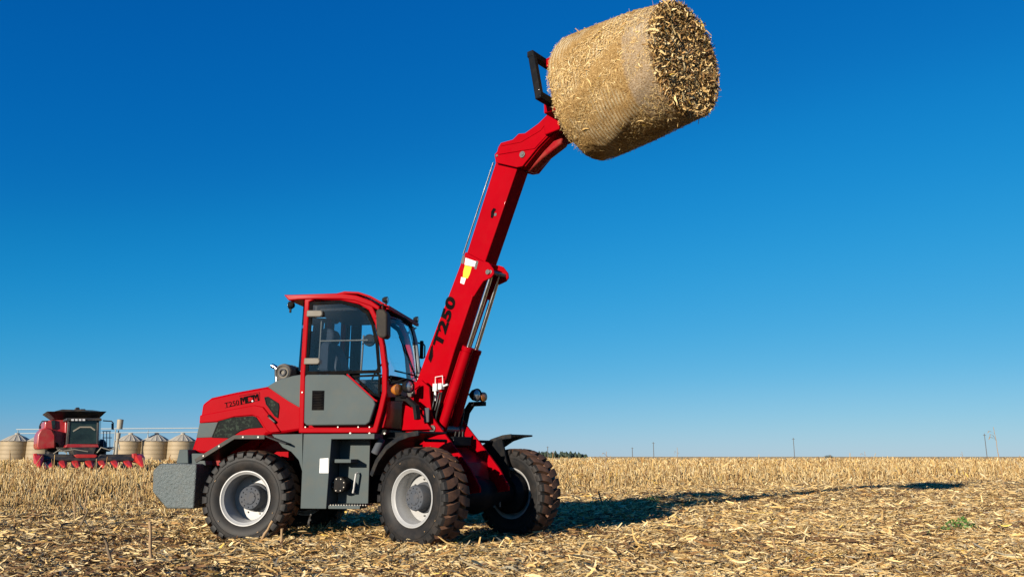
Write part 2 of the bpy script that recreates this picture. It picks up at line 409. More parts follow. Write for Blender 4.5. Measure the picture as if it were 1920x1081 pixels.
def strips(pos, length, width, yaw, pitch, roll, bend, nseg=3):
    """curved tapering strips; returns (n, 2*(nseg+1), 3)"""
    n = len(pos); t = np.linspace(-.5, .5, nseg + 1)
    V = np.zeros((n, nseg + 1, 2, 3))
    wv = np.interp(t, [-.5, -.1, .25, .5], [.55, 1, .9, .25])
    for j, tt in enumerate(t):
        for s in (0, 1):
            V[:, j, s, 0] = tt * length
            V[:, j, s, 1] = (s - .5) * width * wv[j] + bend[:, 1] * length * (tt * tt)
            V[:, j, s, 2] = bend[:, 0] * length * (.25 - tt * tt) * 2 + (bend[:, 2] * width * abs(s - .5))
    cr, sr = np.cos(roll), np.sin(roll); cp, sp = np.cos(pitch), np.sin(pitch); cy, sy = np.cos(yaw), np.sin(yaw)
    x, y, z = V[..., 0], V[..., 1], V[..., 2]
    def b(a): return a[:, None, None]
    y, z = y * b(cr) - z * b(sr), y * b(sr) + z * b(cr)
    x, z = x * b(cp) - z * b(sp), x * b(sp) + z * b(cp)
    x, y = x * b(cy) - y * b(sy), x * b(sy) + y * b(cy)
    V = np.stack([x + pos[:, 0][:, None, None], y + pos[:, 1][:, None, None], z + pos[:, 2][:, None, None]], -1)
    return V.reshape(n, -1, 3)
def strip_faces(nseg): return np.array([[2 * j, 2 * j + 1, 2 * j + 3, 2 * j + 2] for j in range(nseg)])
def screenlike(n, d0, d1, spread=1.0, x0=-.95, x1=.95, power=1.0):
    """positions with density falling with distance from the photographer"""
    u = rng.uniform(0, 1, n) ; a0, a1 = d0 ** -power, d1 ** -power
    d = (a0 + u * (a1 - a0)) ** (-1 / power); x = d * rng.uniform(x0, x1, n); return x, d
def patch(x, y):
    return .5 + .5 * np.sin(x * .9 + 1.3 * np.sin(y * .8 + 1)) * np.sin(y * 1.3 + .9 * np.sin(x * .7))

# fallen husks, leaves and stalk bits
x, y = screenlike(1000000, 6.3, 60, power=.9)
n = len(x); keep = rng.uniform(0, 1, n) < (.62 + .38 * patch(x, y)); x, y = x[keep], y[keep]; n = len(x)
sc = np.clip((y / 11) ** .38, .8, 1.8)
length = np.clip(rng.lognormal(-2.95, .68, n), .016, .42) * sc; wid = length * np.where(rng.uniform(0, 1, n) < .13, rng.uniform(.22, .5, n), rng.uniform(.05, .16, n)); wid = np.clip(wid, .0045, .030 * sc)
z = gh(x, y) + rng.uniform(.0, .03, n) + rng.exponential(.016, n) * patch(x * 1.7, y * 2.1) * 2
for Fw_, xx_, yy_ in ((F_REAR, 0, -.95), (F_REAR, 0, .95), (F_FRONT, 0, -.95), (F_FRONT, 0, .95)):
    c_ = Fw_ @ Vector((xx_, yy_, 0)); h_ = math.atan2(Fw_[1][0], Fw_[0][0]); dx, dy = x - c_.x, y - c_.y
    lx, ly = dx * math.cos(h_) + dy * math.sin(h_), -dx * math.sin(h_) + dy * math.cos(h_)
    z += .012 * np.exp(-((lx / .42) ** 4)) * np.exp(-((np.abs(ly) - .22) / .13) ** 2) + .022 * np.exp(-((np.abs(lx) - .36) / .14) ** 2) * np.exp(-(ly / .26) ** 4)
P = np.stack([x, y, z], 1)
V = strips(P, length, wid, rng.uniform(0, 2 * PI, n), rng.normal(0, .26, n), rng.normal(0, .75, n), np.stack([rng.normal(0, .16, n), rng.normal(0, .35, n), rng.normal(0, .4, n)], 1), 3)
dk = (.55 + .45 * patch(x * .8 + 3, y * 1.1))[:, None] * 1.0
col = tints(n); pz = patch(x * .8 + 3, y * 1.1) * .6 + patch(x * 2.3 + 1, y * 2.9) * .4; brown = rng.uniform(0, 1, n) < .62 * np.clip(1.05 - 1.7 * pz, 0, 1); col[brown] = np.array([.15, .08, .035]) * rng.uniform(.6, 1.3, (brown.sum(), 1))
o = raw_mesh('crop_residue', V, strip_faces(3), col, 'straw'); tag(o, 'pale dry maize husks, leaves and stalk bits littering the ground', 'crop residue', kind='stuff')

# long broken stalks and leaf midribs lying on top of the litter
x, y = screenlike(9000, 6.4, 30); n = len(x); L_ = np.clip(rng.lognormal(-1.5, .45, n), .10, .6); r_ = rng.uniform(.0035, .010, n)
yaw, pit = rng.uniform(0, 2 * PI, n), rng.normal(.02, .10, n); V = np.zeros((n, 9, 3)); z = gh(x, y) + rng.uniform(.03, .055, n)
for j, q in enumerate((-.5, 0, .5)):
    bx_ = (q == 0) * rng.normal(0, .05, n) * L_
    for a in range(3):
        an = 2 * PI * a / 3
        V[:, j * 3 + a, 0] = x + np.cos(yaw) * L_ * q - np.sin(yaw) * (bx_ + r_ * np.cos(an)); V[:, j * 3 + a, 1] = y + np.sin(yaw) * L_ * q + np.cos(yaw) * (bx_ + r_ * np.cos(an))
        V[:, j * 3 + a, 2] = z + r_ * np.sin(an) + L_ * q * np.sin(pit)
Fq = np.array([[j * 3 + a, j * 3 + (a + 1) % 3, j * 3 + 3 + (a + 1) % 3, j * 3 + 3 + a] for j in (0, 1) for a in range(3)])
o = raw_mesh('fallen_stalks', V, Fq, tints(n, np.array([.26, .2, .2, .14, .08, .06, .01, .04, .01])), 'straw'); tag(o, 'long broken maize stalks lying across the litter', 'fallen stalks', kind='stuff')

# standing stubble belt: stalks with torn leaves
def stub_edge(x):   # distance at which the standing stubble begins
    return np.interp(x, [-20, -9, -6, -2, 3, 8, 14, 20, 30, 60], [15.5, 17, 18.5, 22, 27, 30, 35, 39, 42, 44]) + .7 * np.sin(x * 1.3) + .5 * np.sin(x * 3.1)
def stalks(x, y, h, r, lean, laz, col, name, label):
    n = len(x); z0 = gh(x, y) - .02; k = 3; hts = (0, .5, 1.0); V = np.zeros((n, 9, 3))
    kink = rng.normal(0, .05, (n, 2)) * h[:, None]
    for j, q in enumerate(hts):
        for a in range(k):
            an = 2 * PI * a / k + laz
            V[:, j * 3 + a, 0] = x + np.cos(an) * r * (1 - .25 * q) + np.cos(laz) * lean * h * q + kink[:, 0] * (q == .5)
            V[:, j * 3 + a, 1] = y + np.sin(an) * r * (1 - .25 * q) + np.sin(laz) * lean * h * q + kink[:, 1] * (q == .5)
            V[:, j * 3 + a, 2] = z0 + h * q
    Fq = np.array([[j * 3 + a, j * 3 + (a + 1) % 3, j * 3 + 3 + (a + 1) % 3, j * 3 + 3 + a] for j in (0, 1) for a in range(3)])
    return raw_mesh(name, V, Fq, col, 'straw')
x, y = screenlike(120000, 12, 800, power=1.05)
k = y > stub_edge(x) + rng.exponential(2.0, len(x)) - 3.0 ; x, y = x[k], y[k]
xf, yf = screenlike(420, 12.5, 21, x0=-.70, x1=-.36); x, y = np.concatenate([x, xf]), np.concatenate([y, yf])
xf, yf = screenlike(40, 15, 34, x0=.10, x1=.70); x, y = np.concatenate([x, xf]), np.concatenate([y, yf])
n = len(x); hmax = np.interp(y, [12, 20, 34, 60, 200, 800], [.36, .56, .64, .66, .70, 1.0])
h = hmax * rng.beta(2.6, 1.5, n) * np.where(x < -3, 1.12, 1); tall = (rng.uniform(0, 1, n) < .008) & (y < 110); h[tall] *= rng.uniform(1.4, 2.3, tall.sum())
h *= np.clip(.25 + (y - stub_edge(x)) / 6, .25, 1); r = .0105 * np.clip(y / 20, .9, 14) * rng.uniform(.7, 1.4, n)
SW = np.array([.24, .19, .22, .18, .09, .05, .01, .01, .01])
o = stalks(x, y, h, r, np.abs(rng.normal(0, .34, n)), rng.uniform(0, 2 * PI, n), tints(n, SW) * .86, 'maize_stubble', '')
tag(o, 'belt of cut straw-coloured maize stalks still standing behind the cleared strip', 'maize stubble', kind='stuff')
x, y = screenlike(300000, 12, 330, power=1.1)
k = y > stub_edge(x) + rng.exponential(2.0, len(x)) - 3.0; x, y = x[k], y[k]; n = len(x)
hm = np.interp(y, [12, 20, 34, 60, 200], [.30, .38, .5, .55, .5])
length = np.clip(rng.lognormal(-2.0, .5, n), .05, .5) * np.clip(y / 26, .8, 4); wid = length * rng.uniform(.05, .15, n)
z = gh(x, y) + hm * np.clip(.15 + (y - stub_edge(x)) / 6, .1, 1) * rng.beta(1.1, 2.0, n)
V = strips(np.stack([x, y, z], 1), length, wid, rng.uniform(0, 2 * PI, n), rng.normal(0, .8, n), rng.uniform(-1.5, 1.5, n), np.stack([rng.normal(0, .4, n), rng.normal(0, .4, n), rng.normal(0, .3, n)], 1), 3)
V[..., 2] = np.maximum(V[..., 2], .01); V[..., 2] = np.minimum(V[..., 2], 1.0)
o = raw_mesh('torn_maize_leaves', V, strip_faces(3), tints(n, SW) * .86, 'straw')
tag(o, 'torn dry maize leaves hanging among the standing stubble', 'maize leaves', kind='stuff')

# ================================================================== THE LOADER
loader = empty('telescopic_loader', Matrix.Translation((-1.3, 11.4, 0)))
tag(loader, 'red and grey articulated telescopic loader lifting a round bale on its raised boom', 'loader')
def pieces(g):
    """the loose pieces of a builder, each as a builder of its own"""
    par = list(range(len(g.v)))
    def find(a):
        while par[a] != a: par[a] = par[par[a]]; a = par[a]
        return a
    for f in g.f:
        r_ = find(f[0])
        for i in f[1:]: par[find(i)] = r_
    out = {}
    for f, mi_ in zip(g.f, g.mi): out.setdefault(find(f[0]), []).append((f, mi_))
    res = []
    for fl in out.values():
        ids = sorted({i for f, _ in fl for i in f}); mp_ = {i: k for k, i in enumerate(ids)}; h = G()
        h.v = [g.v[i] for i in ids]; h.f = [tuple(mp_[i] for i in f) for f, _ in fl]; h.mi = [m for _, m in fl]; res.append(h)
    return res
EACH = {'cap_bolt', 'pivot_pin', 'mirror', 'sill_bolt', 'frame_bolt', 'fender_bolt', 'roof_light', 'wheel_nut', 'axle_bolt', 'ladder_rail', 'interior_rail', 'hydraulic_line', 'clamp_ring',
        'bale_spike', 'white_sticker', 'grey_sticker', 'cylinder_lug', 'cab_fan', 'wiper', 'rail', 'end_shield', 'cab_pillar', 'head_rib', 'head_pin', 'lug_pin'}
def part(name, g, mats, F, parent=None, bevel=0, **k):
    if name in EACH:
        for h in pieces(g): o = build(name, h, mats, parent or loader, F, bevel, **k)
        return o
    return build(name, g, mats, parent or loader, F, bevel, **k)

# ---- wheels
def tyre_geo():
    g = G(); g.cur = 0
    prof = [(-.165, .335), (-.195, .38), (-.212, .44), (-.213, .50), (-.203, .532), (-.172, .548), (-.09, .555), (0, .557),
            (.09, .555), (.172, .548), (.203, .532), (.213, .50), (.212, .44), (.195, .38), (.165, .335)]
    g.lathe(prof, 96)
    for yy in (-.2165, .2165):   # a thin moulded line on the sidewall
        g.lathe([(yy * .985, .465), (yy * 1.008, .470), (yy * 1.008, .476), (yy * .985, .481)], 96)
    N = 26; pit = 2 * PI / N
    for side in (-1, 1):
        for k in range(N):
            a0 = k * pit + (pit * .5 if side > 0 else 0)
            #  (y, r_out, r_in, skew, half width)
            row = [(-.014, .600, .550, .02, .052), (.05, .604, .550, -.03, .078), (.12, .603, .548, -.075, .086), (.188, .594, .540, -.095, .083), (.216, .572, .52, -.097, .078), (.2245, .535, .51, -.097, .072), (.2195, .508, .505, -.097, .066)]
            rings = []
            for (yy, ro, ri, sk, hw) in row:
                y = yy * side; q = []
                for (rr, aa) in ((ri, -hw * 1.12), (ro, -hw), (ro, hw), (ri, hw * 1.12)):
                    t = a0 + sk + aa; q.append((rr * math.cos(t), y if rr == ro else y * .93, rr * math.sin(t)))
                rings.append(q)
            for i in range(len(rings) - 1):
                g.cur = 1 if i < 3 else 0
                vs = rings[i] + rings[i + 1]
                fs = [(0, 1, 5, 4), (1, 2, 6, 5), (2, 3, 7, 6)]
                if i == 0: fs.append((0, 3, 2, 1))
                if i == len(rings) - 2: fs.append((4, 5, 6, 7))
                g.add(vs, fs)
    return g
TY = tyre_geo()
def wheel(F, cx, cy, cz, side, deep, spin, existing={}):
    """side -1: outer face towards -Y"""
    Fw = F @ Matrix.Translation((cx, cy, cz)) @ (Matrix.Rotation(PI, 4, 'Z') if side > 0 else ID) @ Matrix.Rotation(spin, 4, 'Y')
    g = G()      # disc and hub
    d = -.18 + deep
    g.lathe([(d + .012, .0005), (d + .012, .30), (d, .30), (d, .0005)], 64)
    hubg = G(); hubg.lathe([(d, .185), (d - .03, .18), (d - .04, .155), (d - .17, .150), (d - .185, .140), (d - .185, .085), (d - .196, .080), (d - .196, .0005)], 40)
    for k in range(12):
        t = 2 * PI * k / 12; hubg.disc((.117 * math.cos(t), 0, .117 * math.sin(t)), .010, d - .198, .016, seg=6)
    for k in range(6):
        t = 2 * PI * (k + .4) / 6; hubg.disc((.07 * math.cos(t), 0, .07 * math.sin(t)), .008, d - .206, .016, seg=6)
    w = part('wheel', g, 'rim', Fw, bevel=.002)
    gb = G()
    for k in range(8):
        t = 2 * PI * (k + .5) / 8; gb.disc((.215 * math.cos(t), 0, .215 * math.sin(t)), .011, d - .02, .022, seg=6)
    part('wheel_nut', gb, 'steel', Fw, w)
    r = G(); r.lathe([(-.170, .338), (-.184, .347), (-.192, .345), (-.192, .332), (-.176, .318), (-.165, .302), (-.10, .292), (-.07, .283), (.02, .283), (.07, .292), (.14, .300), (.17, .325), (.176, .345), (.150, .335), (.1, .31), (-.1, .312)], 72, closed=True)
    part('rim', r, 'rim', Fw, w, angle=28)
    part('hub', hubg, 'hub', Fw, w, bevel=.004)
    rs = random.Random(int(cx * 7 + cy * 100 + deep * 1000)); gs = G()
    for k in range(16):
        a_ = rs.uniform(0, 2 * PI); L_ = rs.uniform(.015, .04); wd = rs.uniform(.004, .010); b_ = a_ + L_ / .6
        if k % 4 == 0: yy = -.2225; rr_ = rs.uniform(.42, .5); P_ = [(rr_ * math.cos(a_), yy, rr_ * math.sin(a_)), (rr_ * math.cos(b_), yy - .003, rr_ * math.sin(b_)), ((rr_ + wd) * math.cos(b_), yy - .003, (rr_ + wd) * math.sin(b_)), ((rr_ + wd) * math.cos(a_), yy, (rr_ + wd) * math.sin(a_))]
        else: yy = rs.uniform(-.17, .17); P_ = [(.607 * math.cos(a_), yy, .607 * math.sin(a_)), (.610 * math.cos(b_), yy + rs.uniform(-.02, .02), .610 * math.sin(b_)), (.612 * math.cos(b_), yy + wd + .01, .612 * math.sin(b_)), (.609 * math.cos(a_), yy + wd, .609 * math.sin(a_))]
        gs.add(P_, [(0, 1, 2, 3)])
    tag(part('stuck_straw', gs, 'stalk', Fw, w, smooth=False, weld=False), kind='stuff')
    t = part('tyre', TY, ['rubber', 'tread'], Fw, w, angle=30)
    return w
wheel(F_REAR, 0, -.95, .555, -1, .30, .1)
wheel(F_REAR, 0, .95, .555, 1, .30, .7)
wheel(F_FRONT, 0, -.95, .592, -1, .22, .35)
wheel(F_FRONT, 0, .95, .585, 1, .22, .9)
g = G(); g.tube([(0, -.75, .56), (0, -.35, .56), (0, -.22, .56), (0, 0, .56), (0, .22, .56), (0, .35, .56), (0, .75, .56)], [.10, .12, .20, .26, .20, .12, .10], 20)
for s_ in (-1, 1): g.lathe([(s_ * .62, .0005), (s_ * .62, .20), (s_ * .66, .275), (s_ * .76, .275), (s_ * .76, .0005)], 40, (0, 0, .56))  # black drums added to hide sunlit inner discs where shade should fall
part('rear_axle', g, 'black', F_REAR)
g = G(); g.tube([(0, -.78, .59), (0, -.42, .59), (0, -.26, .59), (0, 0, .59), (0, .26, .59), (0, .42, .59), (0, .78, .59)], [.15, .15, .19, .25, .19, .15, .15], 24)
g.tube([(.18, 0, .59), (-.5, 0, .60)], [.10, .12], 16)
for s_ in (-1, 1): g.lathe([(s_ * .66, .0005), (s_ * .66, .20), (s_ * .72, .275), (s_ * .82, .275), (s_ * .82, .0005)], 40, (0, 0, .59))  # dark drums added over the inner discs in place of chassis shade
ax = part('front_axle', g, 'black', F_FRONT)
g = G()
for yy in (.30, .42):
    for xx in (-.08, .10): g.tube([(xx, yy, .74), (xx, yy, .42)], .012, 8)
part('axle_bolt', g, 'steel', F_FRONT, ax)

# ---- rear counterweight and chassis
g = G(); cw = [(-1.46, .90), (-1.44, .62), (-1.215, .405), (-.825, .405), (-.835, .985), (-1.36, .985)]
g.prism(cw, -.92, .92)
part('counterweight', g, 'cast', F_REAR, bevel=.018)
g = G(); g.prism(RPs([(330, 868), (336, 842), (352, 842), (353, 868)], -.80), -.80, .80)
g.prism([(-1.05, .96), (-1.03, 1.12), (-.85, 1.12), (-.8, .96)], -.74, .74)
part('bumper_block', g, 'grey', F_REAR, bevel=.01)
g = G(); g.box(-.98, 1.85, -.34, .34, .50, 1.12); g.box(.45, 1.5, .2, .95, .43, 1.3); g.box(-.86, -.50, -.52, .40, .36, 1.0); g.box(.5, 1.9, -.42, .42, 1.05, 1.30); g.box(1.6, 1.93, -.5, .5, .62, 1.40)  # belly and hitch boxes are added to keep sun off the far wheel
part('chassis', g, 'black', F_REAR, bevel=.01)
g = G(); g.box(.50, 1.70, -.66, .68, 1.365, 1.43); g.box(.62, 1.62, -.60, .62, 1.30, 1.37)
part('cab_mount', g, 'black', F_REAR, bevel=.006)

# ---- engine hood
HY = -.60
side = RPs([(357, 849), (366, 822), (374, 792), (379, 757), (395, 745), (440, 735), (500, 724), (566, 737), (566, 806), (532, 811), (500, 814), (470, 850)], HY)
g = G(); n = len(side)
g.prism(side, HY, -HY)
hood = part('hood', g, 'red', F_REAR, bevel=.035)
g = G(); low = RPs([(470, 818), (541, 818), (541, 862), (470, 862)], -.52); g.prism(low, -.52, .52)
part('lower_panel', g, 'red', F_REAR, hood, bevel=.006)
g = G(); g.prism(RPs([(357, 848), (420, 846), (420, 872), (362, 872)], -.56), -.56, .56)
part('rear_skirt', g, 'dark_red', F_REAR, hood, bevel=.006)
# raised swoosh over the side grille
arch = RPs([(375, 793), (376, 778), (440, 766), (478, 759), (494, 762), (508, 780), (527, 809), (508, 811), (500, 806), (486, 782), (474, 778), (440, 781), (408, 790)], HY)
g = G(); g.prism(arch, HY - .022, HY + .03)
part('side_moulding', g, 'red', F_REAR, hood, bevel=.012)
g = G(); g.prism(RPs([(369, 820), (375, 793), (409, 791), (398, 819)], HY), HY - .012, HY + .03)
part('grey_band', g, 'grey', F_REAR, hood, bevel=.003)
gr = RPs([(399, 819), (411, 789), (435, 783), (474, 780), (480, 782), (492, 800), (466, 802), (450, 807), (430, 820)], HY)
g = G(); g.prism(gr, HY - .008, HY + .02); gril = part('side_grille', g, 'grille', F_REAR, hood)
g = G(); g.band(gr, .012, HY - .014, HY + .02, True); part('grille_frame', g, 'black', F_REAR, hood, bevel=.002)
tri = RPs([(497, 745), (503, 744), (522, 756), (523, 762), (521, 782), (516, 779), (500, 757)], HY)
g = G(); g.prism(tri, HY - .006, HY + .02); part('vent_window', g, 'grille', F_REAR, hood)
g = G(); g.band(tri, .014, HY - .014, HY + .02, True); part('vent_frame', g, 'black', F_REAR, hood, bevel=.003)
a, b_ = RP(504, 778, HY), RP(518, 792, HY)
g = G(); g.tube([(a[0], HY - .015, a[1]), (b_[0], HY - .015, b_[1])], .020, 10); part('hood_latch', g, 'black', F_REAR, hood)
g = G(); g.tube([(a[0] + .02, HY - .032, a[1] - .03), (b_[0] - .01, HY - .032, b_[1] + .01)], .009, 8); part('latch_handle', g, 'steel', F_REAR, hood)
# grey cowl between hood and cab
gc = RPs([(500, 724), (520, 712), (548, 704), (566, 701), (568, 768), (540, 752), (512, 733)], HY - .008)
g = G(); g.prism(gc, HY - .008, -HY + .008)
part('grey_cowl', g, 'grey', F_REAR, bevel=.02)
g = G()
p1, p2 = RP(435, 757, HY), RP(468, 748, HY)
ang = math.atan2(RP(486, 750, HY)[1] - RP(422, 764, HY)[1], RP(486, 750, HY)[0] - RP(422, 764, HY)[0])
lettering(g, 'T250', .098, p1[0], p1[1], HY - .003, ang, .0, 1.05)
def stroke(g, pl, cx, cz, w_, h_, wid, Y, ang):
    ca, sa = math.cos(ang), math.sin(ang)
    pts = [(cx + (x * w_) * ca - (z * h_) * sa, cz + (x * w_) * sa + (z * h_) * ca) for x, z in pl]; g.band(pts, wid, Y - .004, Y + .002)
GM = [(-.42, -.5), (-.42, .42), (-.22, .42), (0, .0), (.22, .42), (.42, .42), (.42, -.5)]; GC = [(.45, .20), (.45, .42), (-.42, .42), (-.42, -.42), (.45, -.42), (.45, -.2)]
for k_, L_ in enumerate((GM, GC, GM)):
    o_ = (k_ - 1) * .092; stroke(g, L_, p2[0] + o_ * math.cos(ang), p2[1] + o_ * math.sin(ang), .080, .095, .019, HY - .004 + .0007 * k_, ang)
fr = RPs([(422, 764), (487, 750), (487, 735), (449, 742), (449, 748), (422, 754)], HY)
g.band(fr[:4] , .004, HY - .004, HY + .004)
part('lettering', g, 'decal', F_REAR, hood, smooth=False, weld=False)
q = RP(474, 750, HY); g = G(); g.disc((q[0], HY - .012, q[1] - .01), .012, 0, .012, seg=16); part('white_dot', g, 'white', F_REAR, hood)  # small white disc beside the lettering

# ---- air cleaner and exhaust
q = RP(536, 699, -.45)
g = G(); g.lathe([(-.30, .0005), (-.30, .07), (-.315, .085), (-.315, .105), (-.30, .118), (-.27, .125), (.10, .125), (.12, .10), (.12, .0005)], 36, (q[0], -.25, q[1]))
ac = part('air_cleaner', g, 'hinge', F_REAR, bevel=.004)
g = G(); g.lathe([(-.318, .03), (-.325, .034), (-.325, .05), (-.318, .056)], 24, (q[0], -.25, q[1])); g.lathe([(-.05, .128), (-.05, .132), (-.02, .132), (-.02, .128)], 36, (q[0], -.25, q[1]))
g.lathe([(-.318, .088), (-.324, .09), (-.324, .1), (-.318, .102)], 24, (q[0], -.25, q[1]))
part('clamp_ring', g, 'hub', F_REAR, ac)
g = G(); g.prism([(q[0] - .08, q[1] - .2), (q[0] + .16, q[1] - .2), (q[0] + .14, q[1] - .05), (q[0] + .02, q[1])], -.42, -.05); g.tube([(q[0] + .1, -.3, q[1] + .02), (q[0] + .24, -.3, q[1] + .04)], .07, 14)
part('cleaner_bracket', g, 'black', F_REAR, bevel=.004)
g = G(); e0 = RP(519, 718, -.2); e1 = RP(519, 692, -.2); e2 = RP(510, 685, -.2)
g.tube([(e0[0], -.2, e0[1]), (e1[0], -.2, e1[1]), (e1[0] - .02, -.2, e1[1] + .03), (e2[0], -.2, e2[1])], .032, 14)
part('exhaust_pipe', g, 'chrome', F_REAR)

# ---- cab
CY = -.72
outer = RPs([(566, 806), (569, 700), (577, 563), (590, 557), (640, 558), (676, 566), (696, 578), (707, 602), (717, 650), (722, 692), (722, 735), (714, 770), (704, 806)], CY)
g = G(); g.band(outer, .072, CY - .03, CY + .07, True)
far_outer = outer
g.band(far_outer, .072, -CY - .07, -CY + .02, True)
# lower body shell: floor, rear wall, front wall
g.box(.56, 1.60, -.66, .70, 1.44, 1.50)
cab = part('cab_frame', g, 'red', F_REAR, bevel=.014)
g = G(); g.prism([(1.56, 1.45), (1.665, 1.45), (1.70, 1.60), (1.71, 2.02), (1.66, 2.05), (1.60, 1.72)], -.68, .70)
part('front_wall', g, 'red', F_REAR, cab, bevel=.01)
g = G(); g.prism([(.50, 1.44), (.56, 1.44), (.56, 2.15), (.50, 2.15)], -.66, .70); g.box(.56, 1.56, .67, .69, 1.5, 2.10)
part('lower_wall', g, 'black', F_REAR, cab)
# sill bolts
g = G()
for px in (573, 634, 672, 693): q = RP(px, 800, CY - .03); g.disc((q[0], CY - .03, q[1]), .010, -.012, .02, seg=8)
for px, py in ((580, 704), (567, 735)): q = RP(px, py, CY - .03); g.disc((q[0], CY - .03, q[1]), .010, -.012, .02, seg=8)
part('sill_bolt', g, 'steel', F_REAR, cab)
# door: black framed glass above, grey panel below
dtop = RPs([(584, 569), (640, 566), (672, 574), (690, 588), (699, 608), (707, 645), (711, 696), (575, 699), (579, 640)], CY - .045)
g = G(); g.band(dtop, .045, CY - .055, CY - .034, True); door = part('door_frame', g, 'rubber_seal', F_REAR, cab, bevel=.006)
g = G(); g.prism(dtop, CY - .046, CY - .040); part('door_glass', g, 'glass', F_REAR, cab)
far = [(x_, z_) for x_, z_ in RPs([(584, 569), (640, 566), (672, 574), (690, 588), (699, 608), (707, 645), (711, 696), (575, 699), (579, 640)], CY)]
g = G(); g.band(far, .07, -CY - .02, -CY + .03, True); xa_, xb_ = RP(658, 650, -CY)[0], RP(676, 650, -CY)[0]; g.box(xa_, xb_, -CY - .03, -CY + .03, 2.2, 3.15); part('far_window_frame', g, 'rubber_seal', F_REAR, cab)
g = G(); g.prism(far, -CY + .0, -CY + .006); part('far_window_glass', g, 'glass', F_REAR, cab)
dp = RPs([(573, 705), (576, 702), (645, 702), (653, 705), (701, 748), (705, 757), (694, 791), (686, 796), (576, 797), (571, 792)], CY - .06)
g = G(); g.prism(dp, CY - .085, CY - .02); dpo = part('door_panel', g, 'grey', F_REAR, cab, bevel=.02)
v = RPs([(587, 733), (607, 733), (606, 767), (586, 767)], CY - .085)
g = G(); g.band(v, .018, CY - .093, CY - .07, True)
x0, x1 = v[0][0], v[1][0]; z1, z0 = v[0][1], v[2][1]
g.box(x0, x1, CY - .0855, CY - .08, z0, z1)
for k in range(7):
    zz = z0 + (z1 - z0) * (k + .5) / 7; g.prism([(x0 + .01, zz - .008), (x1 - .01, zz - .008), (x1 - .01, zz + .010), (x0 + .01, zz + .010)], CY - .100, CY - .083)
part('door_vent', g, 'rubber_seal', F_REAR, cab, bevel=.002)
for (px, py) in ((591, 588), (586, 677)):
    g = G(); p = RPs([(px - 14, py - 6), (px + 13, py - 6), (px + 15, py - 2), (px + 15, py + 3), (px + 11, py + 6), (px - 15, py + 6)], CY - .06)
    g.prism(p, CY - .095, CY - .05); part('door_hinge', g, 'hinge', F_REAR, cab, bevel=.012)
# quarter window under the door glass
qw = RPs([(664, 705), (712, 703), (711, 742), (700, 738)], CY - .02)
g = G(); g.band(qw, .03, CY - .040, CY - .01, True); part('quarter_window_frame', g, 'rubber_seal', F_REAR, cab, bevel=.003)
g = G(); g.prism(qw, CY - .028, CY - .022); part('quarter_window_glass', g, 'glass', F_REAR, cab)
tr = RPs([(651, 701), (702, 748), (708, 752)], CY - .05)
g = G(); g.band(tr, .022, CY - .075, CY - .03); part('red_trim', g, 'red', F_REAR, cab, bevel=.004)
# rear corner glass, tinted
rg = RPs([(556, 692), (566, 565), (581, 562), (571, 697)], -.66)
g = G(); g.add([(rg[0][0], -.60, rg[0][1]), (rg[1][0], -.60, rg[1][1]), (.56, -.70, 3.18), (.56, -.70, 2.16)], [(0, 1, 2, 3)])
g.add([(rg[0][0], -.60, rg[0][1]), (rg[1][0], -.60, rg[1][1]), (rg[1][0], .60, rg[1][1]), (rg[0][0], .60, rg[0][1])], [(0, 1, 2, 3)])
g.add([(rg[0][0], .60, rg[0][1]), (rg[1][0], .60, rg[1][1]), (.56, .70, 3.18), (.56, .70, 2.16)], [(0, 1, 2, 3)])
part('rear_glass', g, 'dark_glass', F_REAR, cab, smooth=False)
# windshield between the two A pillars (curved in plan)
ap = [(1.600, 3.02), (1.665, 2.80), (1.715, 2.45), (1.735, 2.12)]
g = G(); rows = []
for (xx, zz) in ap:
    rows.append([(xx + .10 * (1 - (yy / .66) ** 2), yy, zz) for yy in (-.68, -.45, -.2, 0, .2, .45, .68)])
vs = [p for r_ in rows for p in r_]; g.add(vs, [(i * 7 + k, i * 7 + k + 1, i * 7 + 8 + k, i * 7 + 7 + k) for i in range(3) for k in range(6)])
part('windshield', g, 'glass', F_REAR, cab)
def wpt(f_, yy):   # point on the windshield: f_ 0 top .. 1 bottom
    k = f_ * 3; i = min(2, int(k)); t = k - i; xx = ap[i][0] * (1 - t) + ap[i + 1][0] * t; zz = ap[i][1] * (1 - t) + ap[i + 1][1] * t
    return (xx + .10 * (1 - (yy / .66) ** 2) + .004, yy, zz)
g = G(); loop = [wpt(.10, -.56), wpt(.08, 0), wpt(.10, .46), wpt(.16, .52), wpt(.4, .53), wpt(.80, .53), wpt(.88, .46), wpt(.9, 0), wpt(.9, -.56)]
g.tube(loop, .012, 6); g.tube([wpt(0, y_) for y_ in (-.68, -.4, 0, .4, .68)], .03, 6); g.tube([wpt(1, y_) for y_ in (-.68, -.4, 0, .4, .68)], .028, 6)
part('windshield_seal', g, 'rubber_seal', F_REAR, cab)
g = G(); g.tube([(ap[i][0], .71, ap[i][1]) for i in range(4)], .045, 10); part('far_pillar', g, 'rim', F_REAR, cab)  # silver colour stands in for the pale highlight on this pillar
